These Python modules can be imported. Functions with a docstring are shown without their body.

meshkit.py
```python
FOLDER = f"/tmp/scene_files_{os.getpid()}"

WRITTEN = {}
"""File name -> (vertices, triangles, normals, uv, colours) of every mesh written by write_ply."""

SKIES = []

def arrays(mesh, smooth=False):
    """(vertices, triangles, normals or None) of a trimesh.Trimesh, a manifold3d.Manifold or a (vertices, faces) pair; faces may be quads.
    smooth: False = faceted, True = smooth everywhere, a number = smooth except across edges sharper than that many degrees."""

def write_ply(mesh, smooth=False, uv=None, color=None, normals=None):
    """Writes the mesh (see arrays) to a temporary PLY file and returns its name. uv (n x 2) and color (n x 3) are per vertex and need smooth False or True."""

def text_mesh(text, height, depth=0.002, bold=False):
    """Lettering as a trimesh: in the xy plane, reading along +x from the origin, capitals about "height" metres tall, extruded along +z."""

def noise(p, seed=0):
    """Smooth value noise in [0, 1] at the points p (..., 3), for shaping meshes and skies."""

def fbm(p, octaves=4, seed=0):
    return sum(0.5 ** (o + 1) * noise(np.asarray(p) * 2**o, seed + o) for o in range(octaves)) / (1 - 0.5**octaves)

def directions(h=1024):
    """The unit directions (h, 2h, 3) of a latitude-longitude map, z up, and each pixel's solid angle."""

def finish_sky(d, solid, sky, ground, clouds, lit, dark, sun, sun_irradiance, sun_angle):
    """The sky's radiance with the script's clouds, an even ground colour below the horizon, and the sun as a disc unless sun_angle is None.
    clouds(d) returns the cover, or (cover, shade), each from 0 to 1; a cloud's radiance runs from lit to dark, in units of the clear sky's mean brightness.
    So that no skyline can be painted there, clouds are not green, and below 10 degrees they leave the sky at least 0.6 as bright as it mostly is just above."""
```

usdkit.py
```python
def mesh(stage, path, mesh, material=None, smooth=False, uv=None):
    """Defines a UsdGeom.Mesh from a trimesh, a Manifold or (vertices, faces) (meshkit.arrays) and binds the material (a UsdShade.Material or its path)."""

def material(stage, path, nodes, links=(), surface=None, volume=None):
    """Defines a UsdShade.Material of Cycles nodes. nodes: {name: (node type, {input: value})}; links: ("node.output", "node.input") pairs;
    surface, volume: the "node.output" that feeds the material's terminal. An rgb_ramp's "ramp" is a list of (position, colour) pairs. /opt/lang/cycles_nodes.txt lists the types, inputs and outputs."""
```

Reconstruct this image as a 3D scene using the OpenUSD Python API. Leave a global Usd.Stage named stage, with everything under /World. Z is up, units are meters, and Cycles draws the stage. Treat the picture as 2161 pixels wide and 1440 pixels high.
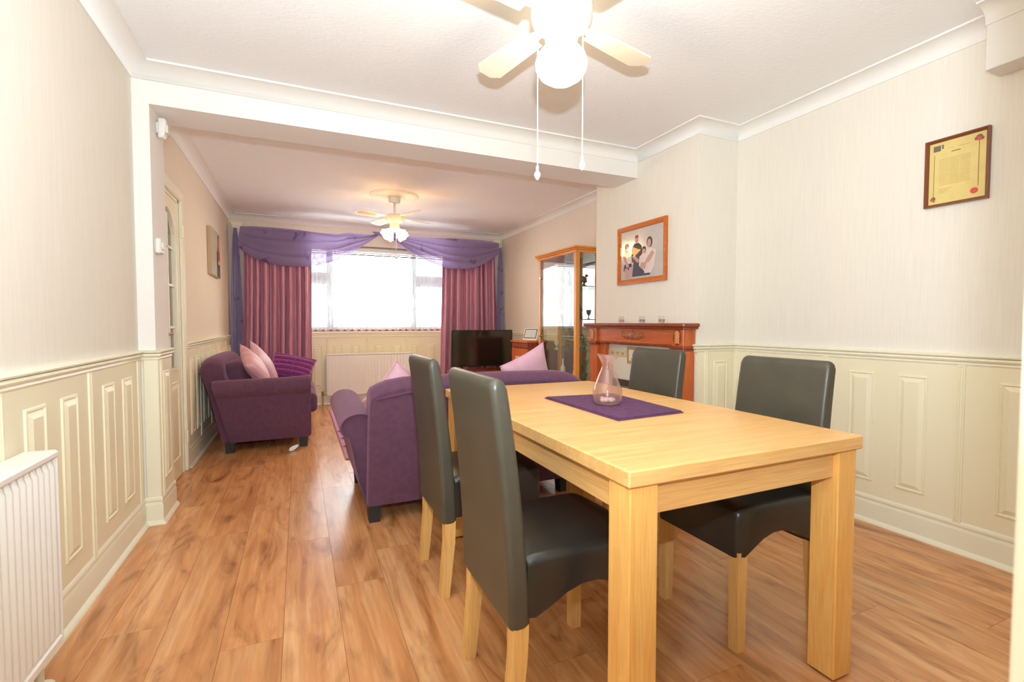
import math, random, json
import numpy as np, trimesh, usdkit, meshkit
from shapely.geometry import Polygon, Point, box as sbox
from shapely.ops import unary_union
from pxr import Usd, UsdGeom, UsdLux, UsdShade, Gf, Sdf

random.seed(7); rng = np.random.default_rng(7)
stage = Usd.Stage.CreateInMemory()
UsdGeom.SetStageUpAxis(stage, 'Z'); UsdGeom.SetStageMetersPerUnit(stage, 1.0)
UsdGeom.Xform.Define(stage, '/World'); UsdGeom.Scope.Define(stage, '/World/Looks')
PI = math.pi

# ------------------------------------------------------------------ camera, light, exposure
CAM_H, YAW, PITCH, FPX = 1.10, 24.0, 2.16, 1008.3
cam = UsdGeom.Camera.Define(stage, '/World/camera')
cam.CreateHorizontalApertureAttr(36.0)
cam.CreateFocalLengthAttr(FPX / 2161 * 36.0)
cam.CreateClippingRangeAttr(Gf.Vec2f(0.03, 200))
cam.CreateFStopAttr(5.0); cam.CreateFocusDistanceAttr(4.0)
cam.CreateExposureAttr(-0.06)
x = UsdGeom.Xformable(cam)
x.AddTranslateOp().Set(Gf.Vec3d(0, 0, CAM_H)); x.AddRotateXYZOp().Set(Gf.Vec3f(90 - PITCH, 0, -YAW))

SKY, FLASH, GLOBE, SHADE = 2.7, 132.0, 32.0, 24.0          # overcast sky, flash on the camera, globe of the near fan, shades of the far fan
dome = UsdLux.DomeLight.Define(stage, '/World/sky')
dome.CreateIntensityAttr(SKY); dome.CreateColorAttr(Gf.Vec3f(0.95, 0.98, 1.0))
FLASH_COL = Gf.Vec3f(0.76, 0.89, 1.03)
fl = UsdLux.RectLight.Define(stage, '/World/camera_flash')   # the photographer's flash head above the lens, tilted up: it bounces off the ceiling and throws the hard fan shadows there
fl.CreateWidthAttr(0.06); fl.CreateHeightAttr(0.035); fl.CreateIntensityAttr(FLASH * 100); fl.CreateColorAttr(FLASH_COL)
x = UsdGeom.Xformable(fl); x.AddTranslateOp().Set(Gf.Vec3d(0.02, -0.03, 1.34)); x.AddRotateXYZOp().Set(Gf.Vec3f(90 + 48, 0, -YAW))

# ------------------------------------------------------------------ materials
def S(r, g, b):
    f = lambda c: c / 12.92 if c <= 0.04045 else ((c + 0.055) / 1.055) ** 2.4
    return tuple(f(v / 255.0) for v in (r, g, b))
def mixc(a, b, t): return tuple(a[i] * (1 - t) + b[i] * t for i in range(3))
MATS = {}
def M(name, col, rough=0.5, spec=0.5, var=None, vscale=(8, 8, 8), bump=0, bscale=(40, 40, 40), bdist=0.002, detail=3, **kw):
    n = {'p': ('principled_bsdf', dict(roughness=rough, specular_ior_level=spec, **kw))}
    l = []
    if var or bump:
        n['tc'] = ('texture_coordinate', {})
    if var:
        n['m'] = ('mapping', {'scale': vscale}); n['n'] = ('noise_texture', {'scale': 1.0, 'detail': detail})
        n['r'] = ('rgb_ramp', {'ramp': [(0.3, col), (0.7, var)]})
        l += [('tc.object', 'm.vector'), ('m.vector', 'n.vector'), ('n.fac', 'r.fac'), ('r.color', 'p.base_color')]
    else:
        n['p'][1]['base_color'] = col
    if bump:
        n['bm'] = ('mapping', {'scale': bscale}); n['bn'] = ('noise_texture', {'scale': 1.0, 'detail': 4})
        n['b'] = ('bump', {'strength': bump, 'distance': bdist})
        l += [('tc.object', 'bm.vector'), ('bm.vector', 'bn.vector'), ('bn.fac', 'b.height'), ('b.normal', 'p.normal')]
    MATS[name] = usdkit.material(stage, '/World/Looks/' + name, n, l, surface='p.BSDF')
    return MATS[name]
def WOOD(name, dark, mid, light, axis, rough=0.4, along=1.6, across=26, spread=0.55, knots=False, coat=0.0, spec=0.5):
    sc = [across] * 3; sc['xyz'.index(axis)] = along
    fs = [across * 6] * 3; fs['xyz'.index(axis)] = along * 4
    n = {'tc': ('texture_coordinate', {}), 'oi': ('object_info', {}),
         'off': ('vector_math', {'math_type': 'scale', 'vector1': (7.3, 5.1, 9.7)}),
         'add': ('vector_math', {'math_type': 'add'}),
         'm': ('mapping', {'scale': tuple(sc)}), 'n': ('noise_texture', {'scale': 1.0, 'detail': 5, 'distortion': 0.9, 'roughness': 0.6}),
         'm2': ('mapping', {'scale': tuple(fs)}), 'n2': ('noise_texture', {'scale': 1.0, 'detail': 2}),
         'r': ('rgb_ramp', {'ramp': [(0.5 - spread / 2, dark), (0.5, mid), (0.5 + spread / 2, light)]}),
         'r2': ('rgb_ramp', {'ramp': [(0.3, (0.86, 0.84, 0.82)), (0.6, (1, 1, 1))]}),
         'mx': ('mix', {'mix_type': 'multiply', 'fac': 1.0}),
         'tone': ('rgb_ramp', {'ramp': [(0, (0.92, 0.90, 0.88)), (0.5, (1, 1, 1)), (1, (1.06, 1.06, 1.06))]}),
         'mx2': ('mix', {'mix_type': 'multiply', 'fac': 1.0 if knots else 0.35}),
         'p': ('principled_bsdf', dict(roughness=rough, coat_weight=coat, specular_ior_level=spec))}
    l = [('oi.random', 'off.scale'), ('tc.object', 'add.vector1'), ('off.vector', 'add.vector2'), ('add.vector', 'm.vector'), ('m.vector', 'n.vector'),
         ('add.vector', 'm2.vector'), ('m2.vector', 'n2.vector'), ('n.fac', 'r.fac'), ('n2.fac', 'r2.fac'), ('r.color', 'mx.color1'), ('r2.color', 'mx.color2'),
         ('mx.color', 'mx2.color1'), ('oi.random', 'tone.fac'), ('tone.color', 'mx2.color2')]
    last = 'mx2.color'
    if knots:
        ks = [7.0] * 3; ks['xyz'.index(axis)] = 1.7
        n['mk'] = ('mapping', {'scale': tuple(ks)}); n['nk'] = ('noise_texture', {'scale': 1.0, 'detail': 4, 'distortion': 2.4})
        n['rk'] = ('rgb_ramp', {'ramp': [(0.28, (0.46, 0.36, 0.28)), (0.40, (0.82, 0.77, 0.72)), (0.53, (1, 1, 1))]})
        n['mx3'] = ('mix', {'mix_type': 'multiply', 'fac': 0.9})
        l += [('add.vector', 'mk.vector'), ('mk.vector', 'nk.vector'), ('nk.fac', 'rk.fac'), (last, 'mx3.color1'), ('rk.color', 'mx3.color2')]
        last = 'mx3.color'
    l.append((last, 'p.base_color'))
    MATS[name] = usdkit.material(stage, '/World/Looks/' + name, n, l, surface='p.BSDF')
def EMIT(name, col, strength):
    MATS[name] = usdkit.material(stage, '/World/Looks/' + name, {'e': ('emission', {'color': col, 'strength': strength})}, [], surface='e.emission')
def PANE(name, tint=(1, 1, 1), ior=1.5, rough=0.0):
    MATS[name] = usdkit.material(stage, '/World/Looks/' + name, {'geo': ('geometry', {}), 'io': ('mix_float', {'a': ior, 'b': 1.0 / ior}), 'f': ('fresnel', {}), 't': ('transparent_bsdf', {'color': tint}), 'g': ('glossy_bsdf', {'color': (1, 1, 1), 'roughness': rough}), 'm': ('mix_closure', {})},
                                 [('geo.backfacing', 'io.fac'), ('io.result', 'f.IOR'), ('f.fac', 'm.fac'), ('t.BSDF', 'm.closure1'), ('g.BSDF', 'm.closure2')], surface='m.closure')
def VOILE(name, col, clear, vein=None, vs=(60, 60, 3), trans=0.5, blot=None):
    n = {'d': ('diffuse_bsdf', {'color': col}), 't': ('translucent_bsdf', {'color': col}), 'c': ('transparent_bsdf', {'color': (1, 1, 1)}),
         'm1': ('mix_closure', {'fac': trans}), 'm2': ('mix_closure', {'fac': 1 - clear}), 'tc': ('texture_coordinate', {})}
    l = [('d.BSDF', 'm1.closure1'), ('t.BSDF', 'm1.closure2'), ('c.BSDF', 'm2.closure1'), ('m1.closure', 'm2.closure2')]
    if blot:      # sparse printed flowers
        n['bm'] = ('mapping', {'scale': (5.5, 5.5, 5.5)}); n['bn'] = ('noise_texture', {'scale': 1.0, 'detail': 3, 'distortion': 0.6}); n['br'] = ('rgb_ramp', {'ramp': [(0.62, col), (0.72, blot)]})
        l += [('tc.object', 'bm.vector'), ('bm.vector', 'bn.vector'), ('bn.fac', 'br.fac'), ('br.color', 'd.color'), ('br.color', 't.color')]
    if vein:
        n['mp'] = ('mapping', {'scale': vs}); n['n'] = ('noise_texture', {'scale': 1.0, 'detail': 4})
        n['r'] = ('map_range', {'from_min': 0.35, 'from_max': 0.65, 'to_min': 1 - clear - vein, 'to_max': 1 - clear + vein, 'clamp': True})
        l += [('tc.object', 'mp.vector'), ('mp.vector', 'n.vector'), ('n.fac', 'r.value'), ('r.result', 'm2.fac')]
    MATS[name] = usdkit.material(stage, '/World/Looks/' + name, n, l, surface='m2.closure')

M('wallpaper', S(238, 230, 215), 0.85, 0.2, var=S(243, 236, 223), vscale=(160, 160, 4), bump=0.25, bscale=(220, 220, 6), bdist=0.002)
M('wallpaper_far', S(240, 228, 210), 0.85, 0.2, var=S(244, 233, 216), vscale=(160, 160, 4), bump=0.4, bscale=(220, 220, 6), bdist=0.002)
M('ceiling_paint', S(250, 250, 248), 0.9, 0.1, bump=0.35, bscale=(40, 70, 40), bdist=0.004)
M('beam_paint', S(244, 240, 232), 0.8, 0.2, bump=0.35, bscale=(50, 50, 50), bdist=0.003)
M('cornice_paint', S(246, 243, 236), 0.7, 0.3)
M('panel_paint', S(248, 239, 206), 0.42, 0.45)
M('rail_paint', S(249, 244, 218), 0.38, 0.45)
M('white_enamel', S(246, 241, 233), 0.3, 0.5)
M('white_plastic', S(238, 234, 226), 0.35, 0.5)
M('fan_cream', S(240, 234, 214), 0.3, 0.5)
M('upvc', S(190, 196, 198), 0.3, 0.5)
WOOD('laminate', S(196, 124, 70), S(226, 159, 102), S(243, 191, 138), 'y', rough=0.24, along=0.9, across=11, spread=0.62, knots=True, spec=0.7)
WOOD('oak_x', S(228, 168, 96), S(238, 184, 114), S(246, 200, 132), 'x', rough=0.36, along=2.0, across=34)
WOOD('oak_y', S(228, 168, 96), S(238, 184, 114), S(246, 200, 132), 'y', rough=0.36, along=2.0, across=34)
WOOD('oak_z', S(248, 178, 92), S(254, 194, 108), S(255, 206, 126), 'z', rough=0.36, along=2.0, across=34)
WOOD('beech_z', S(224, 170, 96), S(236, 186, 112), S(244, 200, 130), 'z', rough=0.4, along=2.5, across=40)
WOOD('cabinet_wood_z', S(222, 142, 60), S(238, 160, 76), S(246, 176, 96), 'z', rough=0.35, along=1.6, across=30)
WOOD('cabinet_wood_y', S(222, 142, 60), S(238, 160, 76), S(246, 176, 96), 'y', rough=0.35, along=1.6, across=30)
WOOD('mantel_wood_y', S(180, 84, 34), S(206, 102, 46), S(222, 122, 60), 'y', rough=0.3, along=1.6, across=30)
WOOD('mantel_wood_z', S(180, 84, 34), S(206, 102, 46), S(222, 122, 60), 'z', rough=0.3, along=1.6, across=30)
WOOD('mahogany_z', S(126, 56, 28), S(148, 68, 36), S(164, 82, 46), 'z', rough=0.3, along=1.6, across=30)
WOOD('frame_wood', S(184, 92, 30), S(206, 110, 40), S(220, 128, 56), 'y', rough=0.3, along=2, across=30)
M('dark_frame', S(128, 74, 44), 0.35)
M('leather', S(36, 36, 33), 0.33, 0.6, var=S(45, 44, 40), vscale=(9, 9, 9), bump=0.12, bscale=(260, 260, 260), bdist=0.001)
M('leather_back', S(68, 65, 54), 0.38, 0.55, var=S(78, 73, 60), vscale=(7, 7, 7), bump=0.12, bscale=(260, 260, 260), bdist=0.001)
M('sofa_fabric', S(99, 66, 85), 0.95, 0.15, var=S(109, 74, 93), vscale=(30, 30, 30), bump=0.3, bscale=(500, 500, 500), bdist=0.001, sheen_weight=0.5, sheen_roughness=0.5, sheen_tint=(0.55, 0.32, 0.42))
M('sofa_foot', S(44, 42, 42), 0.5)
M('pink_satin', S(212, 160, 174), 0.5, 0.4, var=S(222, 174, 186), vscale=(14, 14, 14), sheen_weight=0.3)
M('pink_stripe', S(214, 152, 158), 0.5, 0.4, var=S(228, 180, 184), vscale=(60, 4, 4))
M('plum_plush', S(110, 40, 100), 0.8, 0.3, var=S(134, 58, 122), vscale=(50, 50, 50), sheen_weight=0.8, sheen_tint=(0.7, 0.35, 0.62))
M('napkin', S(92, 58, 88), 0.9, 0.2, var=S(106, 70, 100), vscale=(40, 40, 40), bump=0.4, bscale=(700, 700, 700), bdist=0.0008)
M('curtain_silk', S(176, 108, 134), 0.34, 0.7, var=S(206, 138, 160), vscale=(120, 120, 5), bump=0.25, bscale=(160, 160, 20), bdist=0.002, sheen_weight=0.3)
M('curtain_thread', S(190, 140, 150), 0.4)
VOILE('swag_voile', S(186, 170, 214), 0.34, 0.08, (30, 30, 30), blot=S(126, 112, 170))
VOILE('tail_voile', S(182, 172, 208), 0.06, 0.05, (30, 30, 30), trans=0.3, blot=S(140, 122, 158))
VOILE('net', S(238, 240, 244), 0.80, 0.12, (70, 70, 9), trans=0.5)
M('rug_pile', S(204, 150, 176), 1.0, 0.1, var=S(214, 164, 188), vscale=(60, 60, 60), bump=0.6, bscale=(300, 300, 300), bdist=0.004)
M('rug_motif', S(142, 70, 112), 1.0, 0.1)
M('tv_black', S(30, 28, 23), 0.10, 1.0)
M('tv_bezel', S(24, 24, 24), 0.4)
M('tile_cream', S(232, 224, 206), 0.22, 0.5)
M('tile_sand', S(206, 186, 150), 0.25, 0.5, var=S(222, 204, 170), vscale=(60, 60, 60))
M('tile_gold', S(190, 160, 104), 0.3)
M('tile_blue', S(120, 136, 160), 0.3)
M('tile_rose', S(196, 140, 130), 0.3)
M('fire_dark', S(70, 54, 40), 0.5)
M('fire_front', S(190, 158, 120), 0.35)
M('applique', S(222, 150, 92), 0.35)
M('applique_dark', S(160, 92, 56), 0.4)
M('chrome', S(210, 210, 210), 0.18, metallic=1.0)
M('brass', S(200, 160, 90), 0.25, metallic=1.0)
M('paper_gold', S(226, 200, 124), 0.5, 0.4, var=S(232, 208, 134), vscale=(20, 20, 20))
M('ink', S(150, 128, 76), 0.8); M('ink_faint', S(208, 182, 112), 0.8); M('ink_red', S(220, 84, 70), 0.7); M('ink_grey', S(120, 106, 92), 0.8)
M('photo_back', S(196, 190, 186), 0.16, 0.6, var=S(214, 204, 198), vscale=(6, 6, 6))
M('photo_skin', S(206, 158, 150), 0.5); M('photo_hair_red', S(140, 78, 60), 0.5); M('photo_hair', S(70, 46, 50), 0.5)
M('photo_white', S(232, 216, 206), 0.5); M('photo_shirt', S(78, 62, 56), 0.5); M('photo_navy', S(62, 56, 82), 0.5); M('photo_dark', S(54, 44, 54), 0.5)
M('canvas_sage', S(188, 184, 160), 0.8); M('canvas_grey', S(84, 78, 80), 0.8); M('canvas_beige', S(204, 178, 146), 0.8)
M('bottle_red', S(168, 76, 72), 0.7); M('bottle_dark', S(70, 46, 40), 0.7); M('bottle_label', S(226, 170, 130), 0.7)
M('screen_pale', S(206, 214, 208), 0.2, 0.5)
M('bronze', S(74, 58, 44), 0.4, 0.5); M('ceramic_green', S(86, 98, 74), 0.35); M('ceramic_cream', S(222, 200, 160), 0.35); M('ceramic_white', S(228, 226, 220), 0.3)
M('band_rose', S(196, 150, 146), 0.5); M('band_grey', S(150, 142, 138), 0.5); M('band_amber', S(186, 150, 120), 0.5); M('wax', S(238, 230, 220), 0.6)
M('gold_inset', S(214, 164, 70), 0.4)
M('pebble', S(228, 204, 200), 0.15, 0.6); M('hall_brown', S(120, 82, 60), 0.8)
M('feather_white', S(238, 236, 230), 0.8)
M('chain_white', S(240, 232, 214), 0.4)
M('gap_dark', S(110, 72, 44), 0.8)
M('mirror', (0.40, 0.41, 0.41), 0.02, metallic=1.0)
EMIT('globe_glow', (1.0, 0.80, 0.52), GLOBE)
EMIT('shade_glow', (1.0, 0.52, 0.15), SHADE * 0.95); EMIT('bulb_glow', (1.0, 0.80, 0.42), SHADE * 52)
PANE('pane'); PANE('picture_glass', (1, 1, 1), 1.2); PANE('cabinet_glass', (0.93, 0.96, 0.93), 1.5); PANE('door_glass', (0.75, 0.62, 0.5), 1.6, 0.06); PANE('shelf_glass', (0.86, 0.95, 0.90), 1.5); PANE('thin_glass', (0.97, 0.97, 0.97), 1.4)
usdkit.material(stage, '/World/Looks/pink_glass', {'tc': ('texture_coordinate', {}), 'v': ('voronoi_texture', {'scale': 70, 'feature': 'distance_to_edge'}), 'b': ('bump', {'strength': 0.35, 'distance': 0.002}),
    'geo': ('geometry', {}), 'io': ('mix_float', {'a': 1.55, 'b': 1 / 1.55}), 'f': ('fresnel', {}), 't': ('transparent_bsdf', {'color': (0.97, 0.91, 0.90)}), 'g': ('glossy_bsdf', {'color': (1, 0.95, 0.94), 'roughness': 0.05}), 'd': ('translucent_bsdf', {'color': (0.93, 0.82, 0.80)}),
    'm0': ('mix_closure', {'fac': 0.10}), 'm': ('mix_closure', {})},
    [('geo.backfacing', 'io.fac'), ('io.result', 'f.IOR'), ('tc.object', 'v.vector'), ('v.distance', 'b.height'), ('b.normal', 'f.normal'), ('b.normal', 'g.normal'), ('t.BSDF', 'm0.closure1'), ('d.BSDF', 'm0.closure2'), ('f.fac', 'm.fac'), ('m0.closure', 'm.closure1'), ('g.BSDF', 'm.closure2')], surface='m.closure')

# ------------------------------------------------------------------ scene helpers
COUNT = {}
def numbered(parent, name):
    k = (parent, name); c = COUNT.get(k, 0); COUNT[k] = c + 1
    return f'{parent}/{name}' if c == 0 else f'{parent}/{name}_{c:03d}'
def tag(prim, label=None, cat=None, group=None, kind=None):
    for k, v in (('label', label), ('category', cat), ('group', group), ('kind', kind)):
        if v: prim.SetCustomDataByKey(k, v)
def put(prim, loc=(0, 0, 0), rotz=0, rot=None):
    x = UsdGeom.Xformable(prim); x.ClearXformOpOrder()
    x.AddTranslateOp().Set(Gf.Vec3d(*map(float, loc)))
    if rot is not None: x.AddRotateXYZOp().Set(Gf.Vec3f(*map(float, rot)))
    else: x.AddRotateZOp().Set(float(rotz))
def thing(name, label, cat, loc=(0, 0, 0), rotz=0, group=None, rot=None):
    p = numbered('/World', name); xf = UsdGeom.Xform.Define(stage, p); put(xf.GetPrim(), loc, rotz, rot)
    tag(xf.GetPrim(), label, cat, group); return p
def setting(name, loc=(0, 0, 0)):
    p = numbered('/World', name); xf = UsdGeom.Xform.Define(stage, p); put(xf.GetPrim(), loc); tag(xf.GetPrim(), kind='structure'); return p
def part(parent, name, mesh, m, smooth=False, label=None, kind=None):
    p = numbered(parent, name); g = usdkit.mesh(stage, p, mesh, '/World/Looks/' + m, smooth)
    tag(g.GetPrim(), label, kind=kind); return p
def solo(name, mesh, m, label, cat, smooth=False, group=None, loc=(0, 0, 0), rotz=0, rot=None):
    p = numbered('/World', name); g = usdkit.mesh(stage, p, mesh, '/World/Looks/' + m, smooth)
    put(g.GetPrim(), loc, rotz, rot); tag(g.GetPrim(), label, cat, group); return p
def struct(name, mesh, m, smooth=False, parent=None):
    if parent: return part(parent, name, mesh, m, smooth)
    p = numbered('/World', name); g = usdkit.mesh(stage, p, mesh, '/World/Looks/' + m, smooth); tag(g.GetPrim(), kind='structure'); return p
def copy(path, name, label, loc, rotz=0, group=None, rot=None):
    src = stage.GetPrimAtPath(path); was = src.GetCustomData()
    p = numbered('/World', name); xf = UsdGeom.Xform.Define(stage, p); pr = xf.GetPrim()
    pr.GetReferences().AddInternalReference(path); pr.SetInstanceable(True); put(pr, loc, rotz, rot)
    tag(pr, label, was.get('category'), group or was.get('group')); return p

# ------------------------------------------------------------------ mesh helpers
def cat(*ms): return trimesh.util.concatenate([m for m in ms])
def bx(x0, x1, y0, y1, z0, z1, c=0.0):
    x0, x1 = min(x0, x1), max(x0, x1); y0, y1 = min(y0, y1), max(y0, y1); z0, z1 = min(z0, z1), max(z0, z1)
    if c <= 0:
        m = trimesh.creation.box((x1 - x0, y1 - y0, z1 - z0)); m.apply_translation(((x0 + x1) / 2, (y0 + y1) / 2, (z0 + z1) / 2)); return m
    c = min(c, (x1 - x0) / 2.01, (y1 - y0) / 2.01, (z1 - z0) / 2.01); P = []
    for X, sx in ((x0, 1), (x1, -1)):
        for Y, sy in ((y0, 1), (y1, -1)):
            for Z, sz in ((z0, 1), (z1, -1)):
                P += [(X, Y + sy * c, Z + sz * c), (X + sx * c, Y, Z + sz * c), (X + sx * c, Y + sy * c, Z)]
    return trimesh.convex.convex_hull(np.array(P))
def rbox(w, d, h, r, sub=2):
    s = trimesh.creation.icosphere(sub, r).vertices; P = []
    for a in (-1, 1):
        for b in (-1, 1):
            for c in (-1, 1): P.append(s + np.array([a * (w / 2 - r), b * (d / 2 - r), c * (h / 2 - r)]))
    return trimesh.convex.convex_hull(np.vstack(P))
def xf(m, loc=(0, 0, 0), rx=0, ry=0, rz=0):
    m = m.copy()
    for a, ax in ((rx, (1, 0, 0)), (ry, (0, 1, 0)), (rz, (0, 0, 1))):
        if a: m.apply_transform(trimesh.transformations.rotation_matrix(math.radians(a), ax))
    m.apply_translation(loc); return m
def grid(P, close_u=False, close_v=False):
    nu, nv = P.shape[:2]; F = []
    for i in range(nu if close_u else nu - 1):
        for j in range(nv if close_v else nv - 1):
            a, b, c, d = i * nv + j, ((i + 1) % nu) * nv + j, ((i + 1) % nu) * nv + (j + 1) % nv, i * nv + (j + 1) % nv
            F += [(a, b, c), (a, c, d)]
    return trimesh.Trimesh(P.reshape(-1, 3), F, process=False)
def loft(rings, caps=True):
    P = np.array(rings, float); n, k = P.shape[:2]; m = grid(P, close_v=True); V, F = m.vertices, list(map(tuple, m.faces))
    if caps:
        V = np.vstack([V, P[0].mean(0), P[-1].mean(0)])
        for j in range(k):
            F.append((n * k, j, (j + 1) % k)); F.append((n * k + 1, (n - 1) * k + (j + 1) % k, (n - 1) * k + j))
    m = trimesh.Trimesh(V, F, process=False)
    if m.volume < 0: m.invert()
    return m
def rrect(hx, hy, r, k=4):
    r = min(r, hx * .999, hy * .999); out = []
    for cx, cy, a0 in ((hx - r, hy - r, 0), (-hx + r, hy - r, 90), (-hx + r, -hy + r, 180), (hx - r, -hy + r, 270)):
        for i in range(k + 1):
            a = math.radians(a0 + 90 * i / k); out.append((cx + r * math.cos(a), cy + r * math.sin(a)))
    return np.array(out)
def lathe(prof, n=32, loc=(0, 0, 0)):
    a = np.arange(n) * 2 * PI / n
    P = np.array([[(r * math.cos(t), r * math.sin(t), z) for t in a] for r, z in prof])
    m = grid(P, close_v=True)
    if m.is_watertight and m.volume < 0: m.invert()
    else:
        V = np.vstack([m.vertices, (0, 0, prof[0][1]), (0, 0, prof[-1][1])]); k = len(prof); F = list(map(tuple, m.faces))
        for j in range(n):
            F.append((k * n, j, (j + 1) % n)); F.append((k * n + 1, (k - 1) * n + (j + 1) % n, (k - 1) * n + j))
        m = trimesh.Trimesh(V, F, process=False)
        if m.volume < 0: m.invert()
    m.apply_translation(loc); return m
def cyl(p, q, r, n=14, r2=None):
    p, q = np.array(p, float), np.array(q, float); t = q - p; t /= np.linalg.norm(t)
    a = np.cross(t, (0, 0, 1) if abs(t[2]) < .9 else (1, 0, 0)); a /= np.linalg.norm(a); b = np.cross(t, a); an = np.arange(n) * 2 * PI / n
    ring = lambda c, rr: [c + rr * (math.cos(s) * a + math.sin(s) * b) for s in an]
    return loft([ring(p, r), ring(q, r if r2 is None else r2)])
def tube(pts, r, n=8):
    P = np.array(pts, float); T = np.gradient(P, axis=0); T /= np.linalg.norm(T, axis=1, keepdims=True) + 1e-12
    an = np.arange(n) * 2 * PI / n; R = []
    for p, t in zip(P, T):
        a = np.cross(t, (0, 0, 1) if abs(t[2]) < .9 else (1, 0, 0)); a /= np.linalg.norm(a); b = np.cross(t, a)
        R.append([p + r * (math.cos(s) * a + math.sin(s) * b) for s in an])
    return loft(R)
def prism(poly, d, plane='xy', at=0.0):
    """poly (shapely or points) extruded by d. plane xy: along z from at; xz: along y; yz: along x."""
    if not isinstance(poly, Polygon) and not hasattr(poly, 'geoms'): poly = Polygon(poly)
    out = []
    for g in getattr(poly, 'geoms', [poly]):
        if g.area < 1e-9: continue
        out.append(trimesh.creation.extrude_polygon(g, d, engine='earcut'))
    m = cat(*out)
    if plane == 'xz': m.vertices = m.vertices[:, [0, 2, 1]]; m.invert()
    elif plane == 'yz': m.vertices = m.vertices[:, [2, 0, 1]]
    m.apply_translation({'xy': (0, 0, at), 'xz': (0, at, 0), 'yz': (at, 0, 0)}[plane]); return m
def ellipse(cx, cy, a, b, n=20): return Polygon([(cx + a * math.cos(t), cy + b * math.sin(t)) for t in np.arange(n) * 2 * PI / n])
def sweep(path, prof, closed=False):
    """prof: (d, z) with d measured to the LEFT of the walking direction, corners mitred."""
    P = [np.array(p, float) for p in path]; n = len(P); R = []
    for i in range(n):
        def nr(a, b): t = (b - a) / np.linalg.norm(b - a); return np.array([-t[1], t[0]])
        ns = ([nr(P[i - 1], P[i])] if i > 0 else []) + ([nr(P[i], P[i + 1])] if i < n - 1 else [])
        m = ns[0] if len(ns) == 1 else (ns[0] + ns[1]) / (1 + ns[0] @ ns[1])
        R.append([(P[i][0] + m[0] * d, P[i][1] + m[1] * d, z) for d, z in prof])
    m = loft(R, caps=False); k = len(prof); V, F = m.vertices, list(map(tuple, m.faces))
    _, tri = trimesh.creation.triangulate_polygon(Polygon(prof), engine='earcut')
    F += [tuple(t) for t in tri] + [tuple(t[::-1] + (n - 1) * k) for t in tri]
    m = trimesh.Trimesh(V, F, process=False); m.fix_normals()
    return m
def ringpanel(u0, u1, v0, v1, prof, frame):
    """A rectangle's edge profile [(inset, height)...] closed by a flat middle. frame(u, v, h) -> point."""
    R = []
    for ins, h in prof:
        R.append([frame(u0 + ins, v0 + ins, h), frame(u1 - ins, v0 + ins, h), frame(u1 - ins, v1 - ins, h), frame(u0 + ins, v1 - ins, h)])
    return loft(R)
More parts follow.
